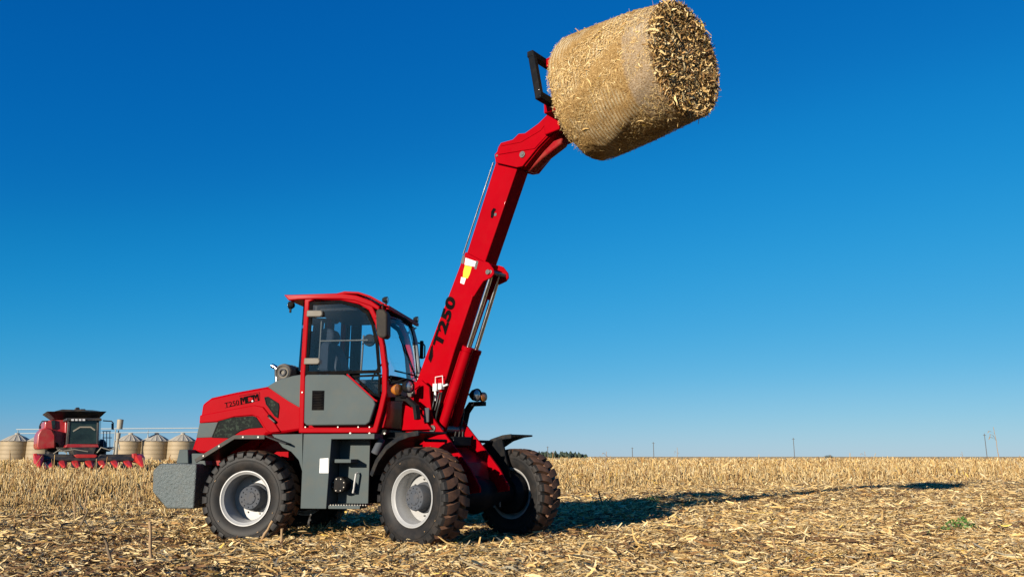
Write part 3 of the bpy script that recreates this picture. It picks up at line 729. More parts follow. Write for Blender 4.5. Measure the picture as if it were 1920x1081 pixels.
# roof with overhang at the back, visor at the front
roof = RPs([(532, 552), (548, 552), (640, 549), (668, 553), (696, 563), (712, 574), (710, 582), (694, 573), (664, 563), (638, 560), (590, 560), (560, 561), (541, 563)], CY - .05)
g = G(); g.prism(roof, CY - .05, -CY + .05); rf = part('cab_roof', g, 'red', F_REAR, cab, bevel=.014)
g = G(); g.box(.60, 1.50, -.64, .64, 3.06, 3.13); part('headliner', g, 'black', F_REAR, cab)
vis = RPs([(628, 553), (646, 548), (672, 549), (694, 556), (712, 566), (727, 575)], CY - .03)
g = G(); rings = []
g.band(vis, .012, CY - .03, -CY + .03); part('perforated_visor', g, 'mesh', F_REAR, rf)
g = G(); g.band(vis, .030, CY - .04, CY - .015); g.band(vis, .030, -CY + .015, -CY + .04)
v1 = vis[-1]; g.box(v1[0] - .02, v1[0] + .02, CY - .03, -CY + .03, v1[1] - .03, v1[1] + .02); g.box(v1[0] - .10, v1[0] - .07, CY + .0, -CY, v1[1] - .04, v1[1] + .03)
g.prism([(v1[0] - .05, v1[1] - .05), (v1[0] - .20, v1[1] - .14), (v1[0] - .16, v1[1] - .16), (v1[0] - .01, v1[1] - .05)], CY - .05, CY - .02)
g.prism([(v1[0] - .05, v1[1] - .05), (v1[0] - .20, v1[1] - .14), (v1[0] - .16, v1[1] - .16), (v1[0] - .01, v1[1] - .05)], -CY + .02, -CY + .05)
part('visor_bracket', g, 'red', F_REAR, rf, bevel=.004)
def worklight(x_, y_, z_, r_, F, parent, dirx=1):
    g = G(); g.lathe([(-.05 * dirx, .0005), (-.05 * dirx, r_ * .6), (-.02 * dirx, r_ * .95), (.02 * dirx, r_), (.024 * dirx, r_ * .9)], 24, (x_, y_, z_), 'x')
    g.box(x_ - .012, x_ + .012, y_ - .012, y_ + .012, z_ - r_ - .05, z_ - r_ * .6)
    lo = part('work_light', g, 'black', F, parent)
    g = G(); g.disc((x_, y_, z_), r_ * .88, .012 * dirx, .006 * dirx, 'x'); part('lens', g, 'lens', F, loader) if False else None
    g2 = G(); g2.disc((x_, y_, z_), r_ * .86, .020 * dirx, .006 * dirx, 'x'); return lo, g2
def light_part(x_, y_, z_, r_, F, dirx=1, lens='lens'):
    lo, g2 = worklight(x_, y_, z_, r_, F, loader, dirx); part('lens', g2, lens, F, lo); return lo
q = RP(724, 562, CY); light_part(q[0], CY, q[1], .045, F_REAR)
qx = v1[0] + .0; light_part(qx, .70, v1[1] + .07, .045, F_REAR)
q = RP(545, 572, -.62); light_part(q[0], -.62, q[1], .055, F_REAR, -1)
# mirror near side
mp = RPs([(708, 585), (712, 580), (724, 582), (729, 590), (729, 630), (724, 635), (713, 633), (709, 626)], CY - .16)
g = G(); g.prism(mp, CY - .24, CY - .06); mi = part('mirror', g, 'mirror', F_REAR, bevel=.02)
g = G(); mx, mz = mp[2][0] - .05, mp[2][1]
g.tube([(mx, CY - .15, mz - .02), (mx, CY - .15, mz + .09), (1.60, CY - .02, mz + .10)], .011, 8); part('mirror_arm', g, 'black', F_REAR, mi)
# far mirror and its arms
g = G(); fx = 1.62
g.tube([(fx, .72, 2.80), (fx + .10, 1.02, 2.80), (fx + .10, 1.10, 2.78), (fx + .10, 1.10, 2.60), (fx + .10, 1.02, 2.585), (fx, .72, 2.59)], .012, 8)
fm = part('far_mirror_arm', g, 'black', F_REAR)
g = G(); g.box(fx + .07, fx + .12, .90, .96, 2.56, 2.84); part('mirror_clamp', g, 'black', F_REAR, fm, bevel=.01)
g = G(); g.tube([(fx + .08, .72, 2.42), (fx + .10, .86, 2.42), (fx + .10, .92, 2.36), (fx + .10, .92, 2.15), (fx + .10, .86, 2.1), (fx + .06, .72, 2.1)], .014, 8); part('grab_handle', g, 'black', F_REAR)
# wiper
g = G(); a0 = wpt(1.0, .45); g.tube([(a0[0] + .03, a0[1], a0[2] - .03), tuple(Vector(wpt(.52, -.30)) + Vector((.03, 0, 0)))], .010, 6)
b0 = Vector(wpt(.42, -.42)) + Vector((.02, 0, 0)); b1 = Vector(wpt(.93, .16)) + Vector((.02, 0, 0)); g.tube([b0, b1], .007, 6)
part('wiper', g, 'black', F_REAR, cab)
# interior
g = G(); g.prism(RPs([(590, 697), (596, 655), (604, 640), (620, 640), (632, 665), (640, 697)], -.22), -.26, .20)
seat = part('seat_back', g, 'seat', F_REAR, bevel=.05)
g = G(); g.prism(RPs([(600, 645), (601, 622), (607, 614), (622, 616), (627, 625), (625, 640), (615, 645)], -.16), -.17, .11); part('headrest', g, 'seat', F_REAR, seat, bevel=.03)
g = G(); g.box(.78, 1.25, -.26, .20, 2.02, 2.14); g.box(.85, 1.15, -.2, .15, 1.5, 2.02); part('seat_cushion', g, 'seat', F_REAR, seat, bevel=.04)
g = G(); ry = -.64
def tr3(l, Y): return [(RP(a, b, Y)[0], Y, RP(a, b, Y)[1]) for a, b in l]
g.tube(tr3([(603, 600), (597, 692)], ry), .010, 8); g.tube(tr3([(600, 639), (690, 637)], ry), .010, 8); g.tube(tr3([(634, 668), (662, 670)], .6), .010, 8)
g.tube(tr3([(682, 628), (677, 694)], -.5), .014, 8)
part('interior_rail', g, 'steel', F_REAR, cab)
g = G(); q = RP(692, 637, -.55); g.disc((q[0], -.55, q[1]), .085, 0, .05); q2 = RP(628, 600, .1); g.disc((q2[0], .1, q2[1]), .05, 0, .06); part('cab_fan', g, 'black', F_REAR, cab, bevel=.008)
g = G(); g.tube([(1.52, 0, 1.55), (1.42, 0, 2.20)], .05, 12); g.box(1.38, 1.66, -.45, .5, 1.62, 2.10); part('dashboard', g, 'black', F_REAR, cab, bevel=.04)
g = G(); ring = []
for k in range(24):
    t = 2 * PI * k / 24; ring.append((1.36 + .10 * math.sin(t), .19 * math.cos(t), 2.24 + .17 * math.sin(t)))
g.tube(ring, .014, 8, True); g.tube([(1.36, -.18, 2.24), (1.38, 0, 2.22), (1.36, .18, 2.24)], .012, 6); part('steering_wheel', g, 'black', F_REAR, cab)

# ---- right-hand tank and step box
TYY = -1.03
g = G(); sp = RPs([(510, 814), (567, 813), (567, 884), (560, 862), (546, 846), (530, 838)], TYY + .02); g.prism(sp, TYY + .02, TYY + .5)
part('side_panel', g, 'grey', F_REAR, bevel=.004)
g = G(); tk = [(.710, .43), (1.055, .43), (1.085, 1.365), (.700, 1.365)]
g.prism(tk, TYY, TYY + .55)
tank = part('fuel_tank', g, 'grey', F_REAR, bevel=.006)
g = G(); st = RPs([(600, 859), (616, 858), (616, 886), (599, 886)], TYY); g.prism(st, TYY - .004, TYY + .01); part('sticker', g, 'white', F_REAR, tank)
g = G()
bx = 1.495
g.box(1.08, bx, TYY + .32, TYY + .36, .47, 1.30); g.box(1.075, bx + .0, TYY + .02, TYY + .32, .43, .47)
g.box(1.075, 1.66, TYY + .0, TYY + .36, 1.30, 1.365)
stp = part('step_box', g, 'grey', F_REAR, tank, bevel=.004)
g = G(); g.box(1.12, 1.34, TYY + .05, TYY + .32, 1.00, 1.045); part('step_tread', g, 'grey', F_REAR, tank, bevel=.004)
g = G()
for k in range(14): g.prism([(1.09 + k * .036, .47), (1.10 + k * .036, .486), (1.11 + k * .036, .47)], TYY + .025, TYY + .30)
part('step_teeth', g, 'steel', F_REAR, tank)
g = G(); q = RP(667, 905, TYY + .30)
g.tube([(q[0] + .03, TYY + .28, q[1] + .13), (q[0] + .02, TYY + .24, q[1] + .12), (q[0] - .01, TYY + .24, q[1] - .12), (q[0] - .01, TYY + .31, q[1] - .13)], .014, 8)
part('grab_handle', g, 'rim', F_REAR, tank)
g = G(); q = RP(633, 908, TYY + .12); g.lathe([(-.04, .0005), (-.04, .085), (-.03, .10), (.16, .10), (.16, .0005)], 32, (q[0] + .02, TYY + .14, q[1]))
cap = part('filler_cap', g, 'black', F_REAR, tank, bevel=.004)
g = G()
for k in range(8):
    t = 2 * PI * (k + .5) / 8; g.disc((q[0] + .02 + .078 * math.cos(t), TYY + .14, q[1] + .078 * math.sin(t)), .008, -.048, .01, seg=6)
part('cap_bolt', g, 'steel', F_REAR, cap)
g = G(); g.tube([(RP(703, 850, -.80)[0], -.80, RP(703, 850, -.80)[1]), (RP(716, 822, -.80)[0], -.80, RP(716, 822, -.80)[1])], [.055, .05], 14)
part('hydraulic_accumulator', g, 'hub', F_REAR, bevel=.006)
g = G(); 
for (px, py) in ((658, 812), (694, 812), (722, 812)): q = RP(px, py, -.78); g.disc((q[0], -.78, q[1]), .014, -.03, .05, seg=8)
part('frame_bolt', g, 'steel', F_REAR)

# ---- rear fenders
rfp = RPs([(367, 862), (440, 817), (497, 817)], -1.15) + [(.52, 1.235)]
for s_ in (-1, 1):
    g = G(); ya, yb = (-1.15, -.58) if s_ < 0 else (.58, 1.15); g.band(rfp, .022, ya, yb); fo = part('rear_fender', g, 'fender', F_REAR, bevel=.004)
    g = G(); yl = -1.152 if s_ < 0 else 1.152; g.band([(p[0], p[1] - .012) for p in rfp[:3]], .052, yl - .012, yl + .010); fl = part('fender_edge', g, 'lip', F_REAR, fo, bevel=.004)
    g = G()
    for f_, i_ in ((.22, 0), (.62, 0), (.3, 1), (.8, 1)):
        a = rfp[i_]; b = rfp[i_ + 1]; xx = a[0] + (b[0] - a[0]) * f_; zz = a[1] + (b[1] - a[1]) * f_ - .012
        g.disc((xx, yl, zz), .012, -.022 if s_ < 0 else .01, .012, seg=8)
    part('fender_bolt', g, 'steel', F_REAR, fo)
# ---- front fenders
ffp = [(-.70, .86), (-.60, 1.04), (-.44, 1.20), (-.24, 1.305), (-.04, 1.355), (.11, 1.368)]
for s_ in (-1, 1):
    g = G(); ya, yb = (-1.15, -.66) if s_ < 0 else (.66, 1.15)
    g.band(ffp, .024, ya, yb); fo = part('front_fender', g, 'fender', F_FRONT, bevel=.004)
    g = G(); yl = -1.155 if s_ < 0 else .66
    g.band([(p[0], p[1] - .014) for p in ffp], .060, yl - .012, yl + .012); part('fender_edge', g, 'fender', F_FRONT, fo, bevel=.005)
    g = G(); g.box(-.40, -.30, ya if s_ > 0 else -.70, yb if s_ < 0 else .70, 1.18, 1.23)
    if s_ > 0:
        g.tube([(-.22, .30, 1.28), (-.22, .70, 1.28)], .02, 8)
        g.prism([(-.5, 1.18), (-.05, 1.33), (.10, .80), (.02, .72), (-.10, .80), (-.30, 1.10)], .64, .67)
    else:
        g.tube([(-.22, -.30, 1.28), (-.22, -.70, 1.28)], .02, 8)
    part('fender_bracket', g, 'black', F_FRONT, fo)

# ---- articulation joint
g = G(); g.tube([(-1.02, 0, .62), (-1.02, 0, 1.30)], .09, 16); g.box(-1.3, -.95, -.16, .16, 1.20, 1.27); g.box(-1.3, -.95, -.16, .16, .66, .73)
part('articulation_pin', g, 'black', F_FRONT, bevel=.006)

# ---- front frame (two tall plates with the boom between them)
plate = [(-1.05, 1.84), (-.98, 1.90), (-.86, 2.08), (-.70, 2.10), (-.56, 2.00), (-.50, 1.62), (-.411, 1.522), (-.032, 1.158), (.20, .921), (.36, .70), (.36, .64), (.18, .62), (.05, .74), (-.25, .76), (-.55, .66), (-.95, .66), (-1.05, 1.2)]
for s_ in (-1, 1):
    g = G(); y0 = s_ * .29; g.prism(plate, y0 - .016, y0 + .016); part('front_frame_plate', g, 'red', F_FRONT, bevel=.005)
g = G(); g.prism([(-.60, .70), (.05, .76), (.0, 1.0), (-.35, 1.2), (-.62, 1.1)], -.27, .27); g.box(-1.04, -1.0, -.27, .27, .8, 1.75)
part('front_frame_core', g, 'dark_red', F_FRONT, bevel=.006)
g = G(); g.tube([(-.86, -.36, 1.93), (-.86, .36, 1.93)], .055, 18); g.tube([(-.46, -.33, 1.44), (-.46, .33, 1.44)], .05, 18); part('pivot_pin', g, 'steel', F_FRONT, bevel=.004)
# outrigger gusset and lamp carrier near side
g = G(); g.prism([(-.985, 1.43), (-.42, 1.43), (-.60, 1.60), (-.66, 1.66), (-.66, 1.72), (-.80, 1.72), (-.985, 1.80)], -.385, -.355); part('tower_gusset', g, 'red', F_FRONT, bevel=.006)

# ---- boom
by = .165
ob = FPs([(872, 472), (908, 491)], -by)
outer_b = [ob[0], ob[1], FP(852, 655, -by), FP(832, 722, -by), (-.50, 1.80), (-.78, 1.74), (-.98, 1.84), (-1.00, 2.04), (-.925, 2.12), (-.763, 2.46)]
g = G(); g.prism(outer_b, -by, by); boom = part('boom', g, 'red', F_FRONT, bevel=.012)
g = G(); d_ = (Vector(ob[0]) - Vector((-.763, 2.46))).normalized()
ib = FPs([(930, 303), (970, 314)], -.125)
lo0 = (ob[0][0] + .03 - d_.x * .25, ob[0][1] - d_.y * .25 - .02); 
i0 = FPs([(872, 478), (907, 488)], -.125)
dirv = (Vector(ib[0]) - Vector(FP(881, 450, -.125))).normalized()
lL, lR = Vector(FP(876, 472, -.125)), Vector(FP(914, 477, -.125))
bl = lL + (lL - Vector(ib[0])).normalized() * .3; br = lR + (lR - Vector(ib[1])).normalized() * .3
g.prism([tuple(bl), ib[0], ib[1], tuple(br)], -.125, .125); part('inner_boom', g, 'red', F_FRONT, boom, bevel=.010)
sl_ = FPs([(920, 408), (921, 396), (925, 390), (929, 391), (930, 394), (927, 397), (926, 404), (924, 409)], -.127)
g = G(); g.prism(sl_, -.128, -.12); part('slot', g, 'decal', F_FRONT, boom)
g = G(); q = FP(929, 402, -.128); g.disc((q[0], -.128, q[1]), .022, -.004, .01, seg=16); part('slot_pin', g, 'steel', F_FRONT, boom)
# extension rod along the upper side
e0, e1 = FP(872, 476, -.10), FP(928, 304, -.10)
g = G(); g.tube([(e0[0] - .035, -.10, e0[1]), (e1[0] - .03, -.10, e1[1])], .012, 12); part('extension_rod', g, 'chrome', F_FRONT, boom)
# collar plates
cp = FPs([(864, 472), (874, 474), (905, 487), (931, 492), (944, 510), (940, 520), (928, 524), (910, 528), (886, 556), (883, 553), (903, 505)], -by - .003)
g = G(); lug = FPs([(907, 489), (916, 492), (925, 504), (926, 513), (921, 520), (906, 527), (888, 556), (884, 552)], -by)
for yy in (-.165, .145): g.prism(lug, yy - .003, yy + .022)
part('cylinder_lug', g, 'red', F_FRONT, boom, bevel=.005)
g = G(); q = FP(916, 510, -by); g.disc((q[0], -by, q[1]), .035, -.025, .03, seg=24); g.tube([(q[0] + .03, -.17, q[1]), (q[0] + .03, .17, q[1])], .03, 14); part('lug_pin', g, 'steel', F_FRONT, boom, bevel=.003)
# decals
g = G()
def dec(pts): g.prism(FPs(pts, -by), -by - .002, -by + .001)
dec([(873, 483), (896, 491), (893, 500), (885, 499), (871, 496)]); dec([(865, 519), (874, 521), (870, 533), (863, 530)]); part('white_sticker', g, 'white', F_FRONT, boom, bevel=0)
g = G(); g.prism(FPs([(872, 497), (885, 500), (881, 514), (877, 522), (868, 520), (869, 508)], -by), -by - .0035, -by + .001); part('yellow_sticker', g, 'yellow', F_FRONT, boom)
g = G(); dec([(868, 478), (872, 480), (869, 495), (864, 492)]); dec([(893, 488), (897, 490), (893, 505), (889, 503)]); part('grey_sticker', g, 'steel', F_FRONT, boom)
t0, t1 = FP(823, 641, -by), FP(846, 566, -by); ang = math.atan2(t1[1] - t0[1], t1[0] - t0[0])
g = G(); lettering(g, 'T250', .235, (t0[0] + t1[0]) / 2, (t0[1] + t1[1]) / 2, -by - .002, ang, .012, 1.36, 0.10, 1.06)
part('lettering', g, 'decal', F_FRONT, boom, smooth=False, weld=False)
g = G(); ll = FPs([(803, 672), (808, 650), (812, 645), (812, 668), (808, 680)], -by); g.prism(ll, -by - .002, -by + .001); part('painted_shadow', g, 'decal', F_FRONT, boom)  # flat black patch painting a shadow onto the boom side
# head casting
hp = FPs([(930, 305), (928, 290), (933, 284), (935, 276), (940, 268), (962, 262), (973, 251), (985, 250), (1010, 232), (1031, 211), (1040, 200), (1048, 225), (1040, 244), (1009, 276), (980, 312), (969, 314)], -.18)
g = G()
for yy in (-.19, .16): g.prism(hp, yy, yy + .03)
core = [(p[0] * .97 + .03 * hp[5][0] + .03, p[1] * .985 + .015 * 5.0) for p in hp]
g.prism(core, -.155, .155)
head = part('boom_head', g, 'red', F_FRONT, boom, bevel=.006)
g = G(); g.prism(FPs([(934, 284), (998, 271), (1040, 226), (1046, 232), (1003, 279), (936, 290)], -.19), -.202, -.188); g.prism(FPs([(939, 270), (975, 262), (1012, 240), (1032, 216), (1034, 219), (1014, 245), (977, 267), (940, 274)], -.19), -.198, -.188)
part('head_rib', g, 'red', F_FRONT, head, bevel=.004)
q = FP(980, 290, -.19); g = G(); g.disc((q[0], -.19, q[1]), .045, -.016, .02, seg=24); g.disc((q[0] + .01, -.20, q[1]), .022, -.016, .02, seg=6); q = FP(932, 292, -.19); g.disc((q[0], -.19, q[1]), .018, -.012, .02, seg=12)
part('head_pin', g, 'steel', F_FRONT, head, bevel=.003)
g = G(); und = FPs([(1004, 327), (986, 318), (1012, 280), (1046, 238), (1068, 262), (1064, 276), (1030, 302)], .10)
g.prism(und, -.06, .10); part('head_underplate', g, 'dark_red', F_FRONT, head, bevel=.02)
# tilt cylinder under the head and quick coupler
g = G(); g.prism([(1.36, 5.16), (1.80, 5.20), (1.84, 5.9), (1.70, 6.0), (1.62, 5.55), (1.34, 5.36)], -.24, -.20); g.prism([(1.36, 5.16), (1.80, 5.20), (1.84, 5.9), (1.70, 6.0), (1.62, 5.55), (1.34, 5.36)], .20, .24)
g.box(1.62, 1.80, -.62, .62, 5.25, 5.42); g.box(1.66, 1.80, -.62, .62, 5.86, 5.98)
car = part('quick_coupler', g, 'red', F_FRONT, boom, bevel=.012)
# black backrest frame of the bale spike
A = FP(997, 103, -.86); B = FP(1012, 180, -.86)
g = G(); fl_ = [(A[0], A[1]), (B[0] + .02, B[1])]
def bar(g, p, q_, wx, wy):
    p = Vector(p); q_ = Vector(q_); d = (q_ - p).normalized(); ref = Vector((0, 1, 0)) if abs(d.y) < .9 else Vector((1, 0, 0)); u = d.cross(ref).normalized(); v_ = d.cross(u).normalized()
    rings = [[pt + u * wx * a + v_ * wy * b for a, b in ((-1, -1), (1, -1), (1, 1), (-1, 1))] for pt in (p, q_)]; g.loft(rings)
for yy in (-.86, .86): bar(g, (A[0], yy, A[1] + .03), (B[0], yy, B[1] - .03), .045, .035)
bar(g, (A[0], -.90, A[1]), (A[0], .90, A[1]), .04, .045); bar(g, (B[0], -.90, B[1]), (B[0], .90, B[1]), .045, .045)
bf = part('spike_frame', g, 'black', F_FRONT, boom, bevel=.010)
g = G(); g.tube([(1.7, -.35, 5.5), (2.6, -.28, 5.5), (2.95, -.25, 5.5)], [.03, .024, .006], 12); g.tube([(1.7, .35, 5.5), (2.6, .35, 5.5), (2.95, .35, 5.5)], [.03, .024, .006], 12)
part('bale_spike', g, 'steel', F_FRONT, bf)

# ---- lift cylinders
def lift(y_, a, b, c):
    top, mid, bot = FP(*a, y_), FP(*b, y_), FP(*c, y_)
    g = G(); m2 = Vector((mid[0], y_, mid[1])); t2 = Vector((top[0], y_, top[1])); b2 = Vector((bot[0], y_, bot[1]))
    d = (m2 - b2).normalized(); g.tube([b2, m2 - d * .06, m2 - d * .06, m2], [.072, .072, .080, .080], 20)
    cyl = part('lift_cylinder', g, 'red', F_FRONT, boom, bevel=.005)
    return cyl, m2, t2, b2, d
for (y_, a, b, c) in ((-.12, (921, 515), (878, 650), (828, 805)), (.14, (936, 517), (893, 655), (850, 800))):
    cyl, m2, t2, b2, d = lift(y_, a, b, c)
    g = G(); g.tube([m2, t2], .030, 16); part('piston_rod', g, 'chrome', F_FRONT, boom)
    g = G(); off = Vector((-.055, -.06, 0)); g.tube([m2 + off - d * .06, b2 + off + d * .25], .010, 8); part('cylinder_pipe', g, 'red', F_FRONT, boom)
# ---- valve block, hoses
g = G(); q = FP(818, 726, -by - .03); 
g.box(q[0] - .03, q[0] + .04, -by - .07, -by, q[1] - .05, q[1] + .05); g.box(q[0] + .06, q[0] + .12, -by - .06, -by, q[1] - .03, q[1] + .05); g.tube([(q[0] - .01, -by - .04, q[1] + .04), (q[0], -by - .05, q[1] + .14), (q[0] + .13, -by - .05, q[1] + .15), (q[0] + .14, -by - .05, q[1] + .02)], .007, 8)
g.tube([(q[0] - .01, -by - .04, q[1] - .04), (q[0] + .0, -by - .04, q[1] - .18)], .016, 8); g.tube([(q[0] + .14, -by - .04, q[1] + .01), (q[0] + .22, -by - .04, q[1] + .03)], .014, 8)
part('valve_block', g, 'white', F_FRONT, boom, bevel=.004)
def hose(pts, Y, r=.014, mat='hose'):
    g = G(); P_ = [Vector((FP(a, b, Y + dy)[0], Y + dy, FP(a, b, Y + dy)[1])) for a, b, dy in pts]
    out = []
    for i in range(len(P_) - 1):
        p0 = P_[max(0, i - 1)]; p1 = P_[i]; p2 = P_[i + 1]; p3 = P_[min(len(P_) - 1, i + 2)]
        for k in range(6):
            t = k / 6; out.append(.5 * ((2 * p1) + (p2 - p0) * t + (2 * p0 - 5 * p1 + 4 * p2 - p3) * t * t + (3 * p1 - p0 - 3 * p2 + p3) * t ** 3))
    out.append(P_[-1]); g.tube(out, r, 8); part('hose', g, mat, F_FRONT)
hose([(824, 735, 0), (818, 760, -.04), (810, 790, -.03), (816, 812, 0)], -.22)
hose([(828, 735, 0), (824, 755, -.04), (817, 785, -.03), (818, 812, 0)], -.22)
hose([(815, 740, 0), (812, 760, -.04), (808, 775, -.02), (812, 800, 0)], -.24, .011)
hose([(872, 740, 0), (866, 765, .02), (860, 790, 0), (856, 818, -.04)], .22)
hose([(868, 745, 0), (869, 770, .02), (866, 790, 0), (862, 812, -.02)], .2)
hose([(862, 808, 0), (860, 822, 0), (856, 834, 0)], .0, .013); hose([(868, 808, 0), (867, 822, 0), (866, 834, 0)], .05, .013); hose([(855, 808, 0), (852, 822, 0), (850, 834, 0)], -.05, .013)
g = G(); q = FP(858, 815, -.1); g.box(q[0] - .12, q[0] + .02, -.2, .16, q[1] - .14, q[1] - .02); part('valve_bank', g, 'black', F_FRONT, bevel=.01)
hose([(812, 640, .1), (800, 650, .5), (790, 655, .8)], -.1, .012) if False else None

# ---- front lamps on brackets
def headlamp(px, py, Y, r_, s_, name='headlight'):
    q = FP(px, py, Y); g = G(); g.lathe([(-.10, .0005), (-.10, r_ * .45), (-.05, r_ * .85), (.01, r_), (.03, r_), (.03, r_ * .90), (.015, r_ * .86)], 32, (q[0], Y, q[1]), 'x')
    h = part(name, g, 'black', F_FRONT, bevel=.003); g = G(); g.lathe([(.014, r_ * .87), (.030, r_ * .6), (.036, .0005)], 32, (q[0], Y, q[1]), 'x'); part('lens', g, 'lens', F_FRONT, h)
    return h, q
h1, q1 = headlamp(766, 724, -.58, .088, -1)
g = G(); q = FP(744, 730, -.72); g.lathe([(-.06, .0005), (-.06, .05), (.0, .075), (.03, .07), (.045, .0005)], 24, (q[0], -.72, q[1]), 'x'); part('turn_signal', g, 'amber', F_FRONT)
g = G(); ar = [FP(a, b, -.52) for a, b in ((738, 748), (768, 748), (784, 762), (787, 786))]; g.band(ar, .055, -.60, -.52); g.tube([(q[0] - .03, -.72, q[1] - .06), (q[0] + .05, -.6, q[1] - .10)], .02, 8); 
g.tube([(FP(733, 718, -.72)[0], -.72, FP(733, 718, -.72)[1]), (FP(760, 709, -.62)[0], -.62, FP(760, 709, -.62)[1])], .008, 6)
part('lamp_bracket', g, 'black', F_FRONT, bevel=.006)
g = G(); q = FP(787, 776, -.53); g.box(q[0] - .045, q[0] + .045, -.41, -.386, q[1] - .10, q[1] + .09); part('bracket_plate', g, 'hub', F_FRONT, bevel=.006)
h2, q2 = headlamp(893, 740, .58, .092, 1)
g = G(); g.lathe([(-.05, .0005), (-.05, .05), (.0, .072), (.035, .065), (.045, .0005)], 24, (q2[0] + .0, .72, q2[1] - .02), 'x'); part('turn_signal', g, 'amber', F_FRONT)
g = G(); ar = [FP(a, b, .52) for a, b in ((905, 756), (882, 757), (872, 772), (866, 800))]; g.band(ar, .060, .50, .60); g.tube([(q2[0] - .02, .30, q2[1]), (q2[0] - .02, .56, q2[1])], .014, 8)
g.box(q2[0] - .05, q2[0] + .02, .52, .78, q2[1] - .13, q2[1] - .10)
part('lamp_bracket', g, 'black', F_FRONT, bevel=.006)

# ================================================================== THE BALE
BX, BZ, BL, R1, R2 = 2.56, 5.650, 1.42, .830, .695
F_BALE = F_FRONT @ Matrix.Translation((BX, 0, BZ)) @ Matrix.Rotation(-.133, 4, 'Z')
g = G(); nseg, nl = 120, 46; rings = []
rs = random.Random(5)
for i in range(nl + 1):
    s_ = i / nl; xx = -BL / 2 + BL * s_; r_ = R1 + (R2 - R1) * s_ + .018 * math.sin(PI * s_)
    e_ = min(s_, 1 - s_) * BL
    if e_ < .05: r_ -= .035 * (1 - e_ / .05) ** 2
    ring = []
    for k in range(nseg):
        t = 2 * PI * k / nseg
        rr = r_ + .014 * math.sin(3 * t + 4 * s_) + .010 * math.sin(7 * t + 7 * s_) + .006 * math.sin(13 * t + 17 * s_) + rs.gauss(0, .0045)
        if i == nl or i == 0: rr += rs.gauss(0, .008)
        ring.append((xx, rr * math.cos(t), rr * math.sin(t)))
    rings.append(ring)
g.loft(rings, caps=False)
def endcap(g, x0, ring, sgn):
    prev = ring
    for f_ in (.85, .6, .35, .12):
        cur = [(x0 + sgn * (.05 * (1 - f_) + rs.uniform(0, .04)), p[1] * f_, p[2] * f_) for p in ring]
        b = len(g.v); g.add(prev + cur, [(k, (k + 1) % nseg, nseg + (k + 1) % nseg, nseg + k) for k in range(nseg)]); prev = cur
    g.add(prev, [tuple(range(nseg))])
endcap(g, BL / 2, rings[-1], 1); endcap(g, -BL / 2, rings[0], -1)
bale = build('round_bale', g, 'bale', None, F_BALE, angle=80)
tag(bale, 'net-wrapped round bale of dry maize stalks held high on the loader boom', 'bale')
# loose ends of the cut face and whiskers of the wrap
n = 20000; rr = R2 * np.sqrt(rng.uniform(0, 1, n)) * 1.0; th = rng.uniform(0, 2 * PI, n)
P = np.stack([BL / 2 + rng.uniform(.01, .075, n), rr * np.cos(th), rr * np.sin(th)], 1)
L_ = np.clip(rng.lognormal(-3.0, .5, n), .02, .19)
V = strips(P, L_, L_ * rng.uniform(.07, .24, n), rng.uniform(0, 2 * PI, n) , rng.uniform(-1.4, 1.4, n), rng.uniform(-1.5, 1.5, n), np.stack([rng.normal(0, .3, n), rng.normal(0, .3, n), rng.normal(0, .4, n)], 1), 3)
fw = np.array([.16, .13, .18, .19, .18, .04, .01, .10, .01]); o = raw_mesh('cut_face_stalks', V, strip_faces(3), tints(n, fw), 'straw')
put(o, F_BALE, bale); tag(o, kind='stuff')
n = 42000; s_ = rng.uniform(0, 1, n); th = rng.uniform(0, 2 * PI, n); rr = R1 + (R2 - R1) * s_ + .018 * np.sin(PI * s_) + rng.uniform(-.004, .006, n) + (rng.uniform(0, 1, n) < .03) * rng.uniform(0, .02, n)
P = np.stack([-BL / 2 + BL * s_, rr * np.cos(th), rr * np.sin(th)], 1)
L_ = np.clip(rng.lognormal(-3.5, .45, n), .010, .12)
# lie tangentially: yaw around the axis handled by building in a local frame then rotating about X
wh = rng.uniform(0, 1, n) < .012
V = strips(np.zeros((n, 3)), L_ * np.where(wh, 1.8, 1), L_ * rng.uniform(.04, .14, n), rng.uniform(0, 2 * PI, n), rng.normal(0, .14, n) + wh * rng.choice([-1, 1], n) * 1.1, rng.normal(0, .35, n), np.stack([rng.normal(0, .2, n), rng.normal(0, .3, n), rng.normal(0, .2, n)], 1), 3)
c_, q_ = np.cos(th - PI / 2)[:, None], np.sin(th - PI / 2)[:, None]
y_, z_ = V[..., 1] * c_ - V[..., 2] * q_, V[..., 1] * q_ + V[..., 2] * c_
V = np.stack([V[..., 0], y_, z_], -1) + P[:, None, :]
o = raw_mesh('loose_straw', V, strip_faces(3), tints(n, np.array([.28, .25, .2, .12, .06, .05, .02, .01, .01])), 'straw'); put(o, F_BALE, bale); tag(o, kind='stuff')

